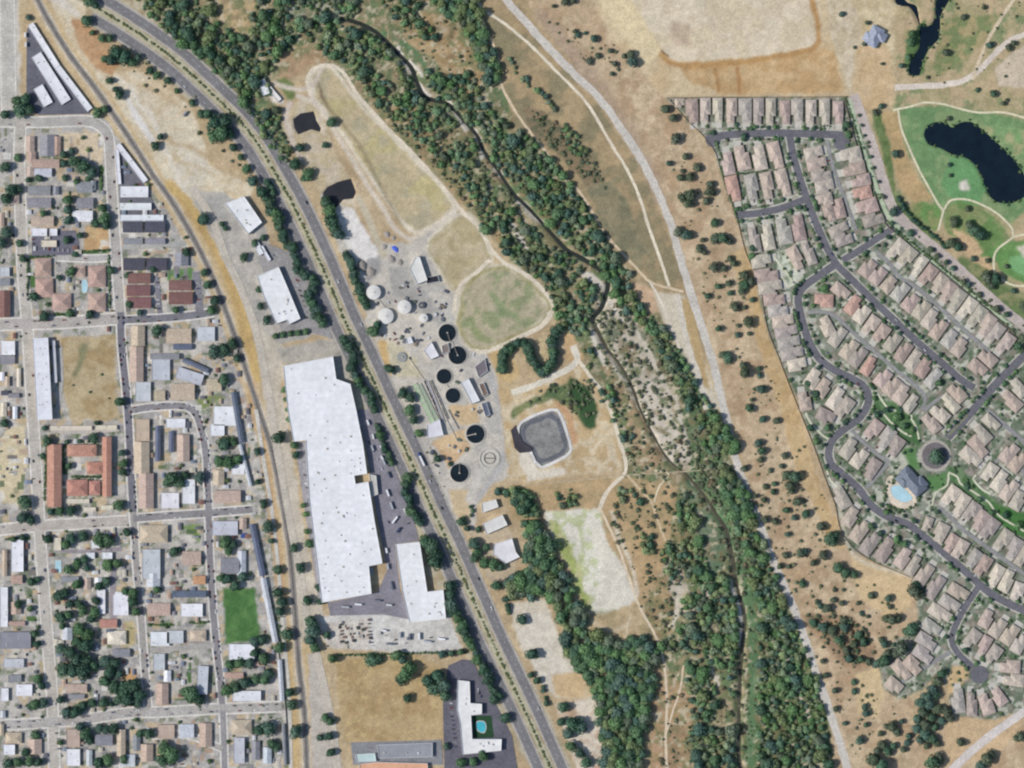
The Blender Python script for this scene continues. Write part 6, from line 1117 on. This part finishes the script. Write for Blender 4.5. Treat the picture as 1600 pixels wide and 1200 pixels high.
gp.sort(key=lambda p: -p[2])
for p in gp[:240]: tree("garden_tree", "garden tree", "garden tree", p[0], p[1], p[2], random.choice([0, 1, 1, 2, 3]), "small trees in the estate gardens", .9)
mass("garden_shrubs", gp[240:], SHR, [(84, 110, 74), (74, 96, 70), (96, 118, 78)], "small clipped shrubs and hedges between the estate houses", "shrubs", .8)
hd = []
for k in range(46):
    an = 2*pi*k/46; hd.append((1408+27*cos(an)+random.uniform(-3, 3), 773+25*sin(an)+random.uniform(-3, 3), random.uniform(1.6, 3))) if not (-1.6 < an-2*pi < -.2) else None
for line in ([(1141, 271), (1170, 271), (1200, 268)], [(1118, 222), (1128, 245)], [(1126, 262), (1150, 340)], [(1300, 470), (1340, 500), (1400, 555), (1450, 600)], [(1320, 152), (1336, 200), (1352, 262), (1372, 320), (1392, 352), (1440, 392), (1500, 440), (1560, 490)], [(1205, 440), (1232, 520), (1245, 560)]):
    for q in smooth_line(line, 3.5): hd.append((q[0]+random.uniform(-1, 1), q[1]+random.uniform(-1, 1), random.uniform(1.5, 2.6)))
for q in [((44, 404), (44, 455)), ((86, 491), (118, 493)), ((232, 976), (270, 976)), ((296, 973), (324, 972)), ((158, 260), (159, 302)), ((170, 400), (172, 480)), ((10, 842), (44, 842)), ((100, 700), (100, 740)), ((112, 745), (155, 745)), ((72, 690), (70, 780)), ((47, 402), (84, 400)), ((688, 1022), (730, 1018)), ((520, 1024), (690, 1020)), ((108, 300), (109, 340)), ((128, 393), (172, 391))]:
    (x0, y0), (x1, y1) = q; n = int(hypot(x1-x0, y1-y0)/3)
    for k in range(n+1): hd.append((x0+(x1-x0)*k/max(n, 1)+random.uniform(-1, 1), y0+(y1-y0)*k/max(n, 1)+random.uniform(-1, 1), random.uniform(1.5, 2.8)))
for k in range(190):
    x, y = er.uniform(0, 440), er.uniform(215, 1195)
    if inpoly(np.array([x]), np.array([y]), TOWN)[0] and not blocked(x, y, 2) and not (92 < x < 186 and 520 < y < 660) and not (344 < x < 412 and 912 < y < 1010) and all(min(hypot(q[0]-x, q[1]-y) for q in LS) > w_/2+2 for LS, w_ in STRP): hd.append((x, y, random.uniform(2.2, 4.6)))
for q in smooth_line(LAKE, 6, True):
    if random.random() < .8: hd.append((q[0]+random.uniform(-3, 3), q[1]+random.uniform(-3, 3), random.uniform(1.5, 3.2)))
for q in smooth_line(CREEK[3:-3], 6):
    if random.random() < .8: hd.append((q[0]+random.uniform(-3, 3), q[1]+random.uniform(-3, 3), random.uniform(1.5, 3)))
for k in range(330):
    x, y = random.uniform(0, 440), random.uniform(215, 1195)
    if inpoly(np.array([x]), np.array([y]), TOWN)[0] and fbm(np.array([x]), np.array([y]), 12, 37, 2)[0] > .5: hd.append((x, y, random.uniform(1.2, 2.6)))
mass("hedge_and_garden_shrubs", hd, SHR, [(78, 104, 66), (66, 92, 62), (92, 112, 70)], "clipped hedges and small yard shrubs through town and estate", "hedges", .8)
# ---------------------------------------------------------------- vehicles
def car_mesh(kind):
    mb = MB(); L_, W_, = (4.6, 1.85) if kind == 'car' else (5.6, 2.0)
    a, b = L_/2, W_/2; z0, z1 = .35, .95
    ring_ = [(-a, -b*.85), (-a*.93, -b), (a*.85, -b), (a, -b*.7), (a, b*.7), (a*.85, b), (-a*.93, b), (-a, b*.85)]; n = 8
    mb.add([(x, y, z0) for x, y in ring_]+[(x*.99, y*.98, z1) for x, y in ring_], [(i, (i+1) % n, n+(i+1) % n, n+i) for i in range(n)]+[tuple(range(n, 2*n))], 0)
    x0, x1 = (-a*.62, a*.42) if kind == 'car' else (-a*.05, a*.5)
    v = [(x0, -b*.9, z1+.002), (x1, -b*.9, z1+.002), (x1, b*.9, z1+.002), (x0, b*.9, z1+.002), (x0+.5, -b*.74, 1.5), (x1-.7, -b*.74, 1.5), (x1-.7, b*.74, 1.5), (x0+.5, b*.74, 1.5)]
    mb.add(v, [(0, 1, 5, 4), (1, 2, 6, 5), (2, 3, 7, 6), (3, 0, 4, 7)], 1); mb.add([(p[0], p[1], p[2]+.002) for p in v[4:]], [(0, 1, 2, 3)], 0)
    for sx in (-.62, .62):
        for sy in (-1, 1):
            n0 = len(mb.v); c = (sx*a, sy*(b-.1)); k = 10
            mb.add([(c[0]+.33*cos(2*pi*i/k), c[1]-.11, .33+.33*sin(2*pi*i/k)) for i in range(k)]+[(c[0]+.33*cos(2*pi*i/k), c[1]+.11, .33+.33*sin(2*pi*i/k)) for i in range(k)], [(i, (i+1) % k, k+(i+1) % k, k+i) for i in range(k)]+[tuple(range(k)), tuple(reversed(range(k, 2*k)))], 2)
    return mb.build("car_shape", [M_paint, M_glass, M_tyre])
CARM = [car_mesh('car'), car_mesh('pickup')]; CC_ = [((230, 230, 232), "white"), ((60, 62, 70), "dark grey"), ((160, 162, 168), "silver"), ((40, 42, 50), "black"), ((70, 84, 120), "dark blue"), ((140, 60, 56), "dark red"), ((196, 196, 200), "pale silver")]
def car(px, py, ang, ci=None, ki=None):
    c, nm = random.choice(CC_) if ci is None else CC_[ci]; ki = (0 if random.random() < .75 else 1) if ki is None else ki
    o = obj("parked_car" if ki == 0 else "pickup_truck", CARM[ki], None, D(*c), (*P(px, py), ZC[0]), -radians(ang)+(pi if random.random() < .5 else 0))
    return auto(o, nm, "car" if ki == 0 else "pickup", "car", px, py, "cars parked in streets and yards")
def carline(p, side, dens, skip=0):
    a = smooth_line(p, 7.5)
    for i in range(1, len(a)-1):
        if random.random() < dens:
            o_ = offset_line(a, side)[i]; t_ = a[i+1]-a[i-1]; car(o_[0], o_[1], math.degrees(atan2(t_[1], t_[0])))
for s, p, d in [(0, STR[1][1], .3), (0, STR[2][1], .3), (0, STR[7][1], .5), (0, STR[9][1], .45), (0, STR[10][1], .35), (0, STR[11][1], .3), (0, STR[6][1], .25), (0, STR[8][1], .12), (0, STR[0][1], .12), (0, STR[3][1], .06), (0, STR[5][1], .2)]:
    carline(p, 3.9, d); carline(p, -3.9, d)
for x0, y0, x1, y1, n, an in [(471, 700, 484, 792, 14, 8), (490, 800, 505, 915, 14, 8), (482, 698, 490, 760, 8, 8), (545, 980, 580, 1005, 6, 90), (575, 966, 582, 1012, 8, 0), (702, 1075, 712, 1170, 14, 4), (745, 1070, 752, 1090, 4, 90), (455, 400, 480, 500, 12, 30), (246, 425, 248, 485, 9, 0), (308, 430, 311, 480, 6, 0), (134, 857, 175, 860, 5, 0), (88, 1142, 96, 1190, 6, 0), (400, 390, 430, 400, 4, 60), (560, 655, 600, 740, 6, 70), (66, 388, 110, 392, 6, 90), (52, 370, 52, 392, 3, 0)]:
    for k in range(n):
        if random.random() < .88: t = (k+.5)/n; car(x0+(x1-x0)*t+random.uniform(-.6, .6), y0+(y1-y0)*t+random.uniform(-.6, .6), an)
for x, y in [(1283, 472), (1240, 440), (1285, 558), (1340, 598), (1400, 498), (1560, 605), (1470, 865), (1300, 395), (1190, 333), (1215, 210), (1292, 550), (1487, 990), (1400, 812), (1445, 545)]:
    car(x, y+2, 45)
for px, py, ci in [(300, 118, 0), (352, 177, 0), (418, 268, 2), (470, 318, 1), (560, 508, 0), (590, 560, 2), (680, 752, 0), (742, 910, 1), (505, 450, 0), (612, 700, 2), (735, 965, 0), (831, 1107, 0), (655, 815, 1), (780, 1000, 2)]:
    i = min(range(len(ML)), key=lambda k: hypot(ML[k][0]-px, ML[k][1]-py)); t_ = ML[min(i+1, len(ML)-1)]-ML[i-1]; o_ = offset_line(ML, random.choice((-14.5, -21, 14.5, 21)))[i]
    o = car(o_[0], o_[1], math.degrees(atan2(t_[1], t_[0])), ci); o["group"] = "cars driving on the freeway"
for k in range(130):   # cars in drives and yards of the old town
    x, y = er.uniform(2, 430), er.uniform(215, 1195)
    if inpoly(np.array([x]), np.array([y]), TOWN)[0] and not blocked(x, y, 2.6) and not (92 < x < 186 and 520 < y < 660) and not (344 < x < 412 and 912 < y < 1010): car(x, y, er.choice([0, 90])+er.uniform(-4, 4)); BLD.append((x, y, 4, 4))
for k in range(26):
    x, y = er.uniform(575, 700), er.uniform(430, 560)
    if not any(abs(x-a) < b/2+2 and abs(y-c) < d/2+2 for a, c, b, d in PB) and min(hypot(q[0]-x, q[1]-y) for q in ML) > 40: car(x, y, er.choice([65, 155])+er.uniform(-8, 8)); PB.append((x, y, 4, 4))
for k in range(60):
    _, L = er.choice(ROWS); hx, hy, hw, hl, ha = er.choice(L); sx, sy = min(STREETP, key=lambda q: (q[0]-hx)**2+(q[1]-hy)**2); d_ = hypot(sx-hx, sy-hy)
    if d_ > hl/2+6: f_ = (hl/2+3.4)/d_; car(hx+(sx-hx)*f_, hy+(sy-hy)*f_, math.degrees(atan2(sy-hy, sx-hx)))
# semi truck on the freeway, trailers in the yard
def trailer(px, py, ang, L_, col, label, cab=None):
    x, y = P(px, py); e = empty("semi_truck" if cab else "box_trailer", x, y, ZC[0], -radians(ang)); mb = MB(); mb.box(-L_/2, -1.3, 1.1, L_/2, 1.3, 4.0); obj("box", mb.build("box", [M_paint]), e, D(*col))
    mb = MB(); mb.box(-L_/2, -.6, .75, L_/2, .6, 1.09)
    for q in (-L_*.42, -L_*.33): 
        for s in (-1.05, 1.05): mb.box(q-.5, s-.2, .0, q+.5, s+.2, 1.0)
    obj("chassis", mb.build("chassis", [M_dark]), e)
    if cab:
        mb = MB(); mb.box(L_/2+.8, -1.25, .6, L_/2+4.2, 1.25, 3.2); mb.box(L_/2+4.2, -1.1, .6, L_/2+6.0, 1.1, 2.0); mb.box(L_/2+1.2, -1.3, 0, L_/2+2.2, 1.3, .6, 1); mb.box(L_/2+4.6, -1.3, 0, L_/2+5.6, 1.3, .6, 1); mb.box(L_/2-.2, -.4, .75, L_/2+.8, .4, 1.1, 1)
        obj("cab", mb.build("cab", [M_paint, M_dark]), e, D(*cab))
    return tag(e, label, "truck" if cab else "trailer")
trailer(659.5, 720, 245, 17, (236, 236, 238), "semi truck with blue cab and white trailer on the freeway", (58, 88, 150))
trailer(617, 812, -52, 13, (240, 240, 242), "white trailer parked alone in the truck yard near the annex"); trailer(634, 800, 62, 12, (232, 232, 230), "white trailer parked along the yard's east edge"); trailer(622, 828, -55, 9, (70, 84, 116), "short dark blue trailer in the truck yard"); trailer(583, 682, 78, 8, (220, 220, 220), "short white trailer at the north end of the truck yard")
trailer(597, 715, 60, 7, (224, 224, 226), "short white trailer midway along the truck yard"); trailer(690, 998, 8, 12, (244, 244, 246), "white trailer in the concrete yard south of the annex"); trailer(581, 892, 80, 12, (150, 174, 190), "pale blue trailer docked at the warehouse's south-east corner"); trailer(608, 945, 5, 9, (200, 204, 208), "grey trailer in the southern truck yard")
trailer(40, 55, 88, 7, (226, 226, 228), "white trailer at the top of the northern storage yard"); trailer(41, 70, 88, 7, (214, 214, 218), "pale trailer on the west edge of the northern storage yard"); trailer(289, 178, -55, 9, (150, 152, 162), "grey trailer parked alone on the tan dirt clearing")
for k, (tx, ty, ta) in enumerate([(596, 700, 65), (600, 722, 65), (607, 742, 68), (606, 770, 70), (612, 790, 70), (628, 775, 62), (604, 860, 80), (606, 885, 80), (590, 938, 5), (560, 944, 5), (540, 948, 5), (612, 915, 78), (600, 985, 8), (625, 992, 90), (640, 995, 90), (655, 994, 90), (668, 1002, 8), (610, 1006, 5), (575, 660, 68), (582, 700, 70)]):
    c_ = [((232, 232, 234), "white"), ((176, 180, 186), "silver grey"), ((110, 116, 132), "grey blue")][k % 3]
    e = trailer(tx, ty, ta, 8+(k*7) % 6, c_[0], "x"); auto(e, c_[1], "box trailer", "trailer", tx, ty, "trailers parked in the warehouse yards")
for k in range(70):
    x, y = er.uniform(560, 715), er.uniform(650, 1015)
    if (inpoly(np.array([x]), np.array([y]), [(575, 650), (600, 700), (640, 800), (652, 842), (620, 848), (606, 850), (590, 760)])[0] or inpoly(np.array([x]), np.array([y]), [(585, 970), (636, 976), (700, 972), (715, 1008), (590, 1012)])[0]): car(x, y, er.choice([70, 160])+er.uniform(-5, 5))
yr = random.Random(5)
for k in range(30):   # materials yard: pallets and crates
    x, y = yr.uniform(508, 580), yr.uniform(968, 1012); s, t_ = yr.uniform(1.2, 3), yr.uniform(1, 2.4); mb = MB(); mb.box(-s, -t_, .18, s, t_, yr.uniform(1, 2.2)); mb.box(-s, -t_, 0, -s+.3, t_, .18); mb.box(s-.3, -t_, 0, s, t_, .18)
    c, nm = yr.choice([((128, 96, 88), "rusty brown"), ((110, 112, 118), "grey"), ((70, 76, 70), "dark green"), ((190, 180, 160), "pale"), ((58, 58, 64), "black")])
    o = obj("material_stack", mb.build("material_stack", [M_paint]), None, D(*c), (*P(x, y), .03), yr.uniform(0, .4)); auto(o, nm, "stack", "material stack", x, y, "stacks of material in the southern yard")
finish_labels()
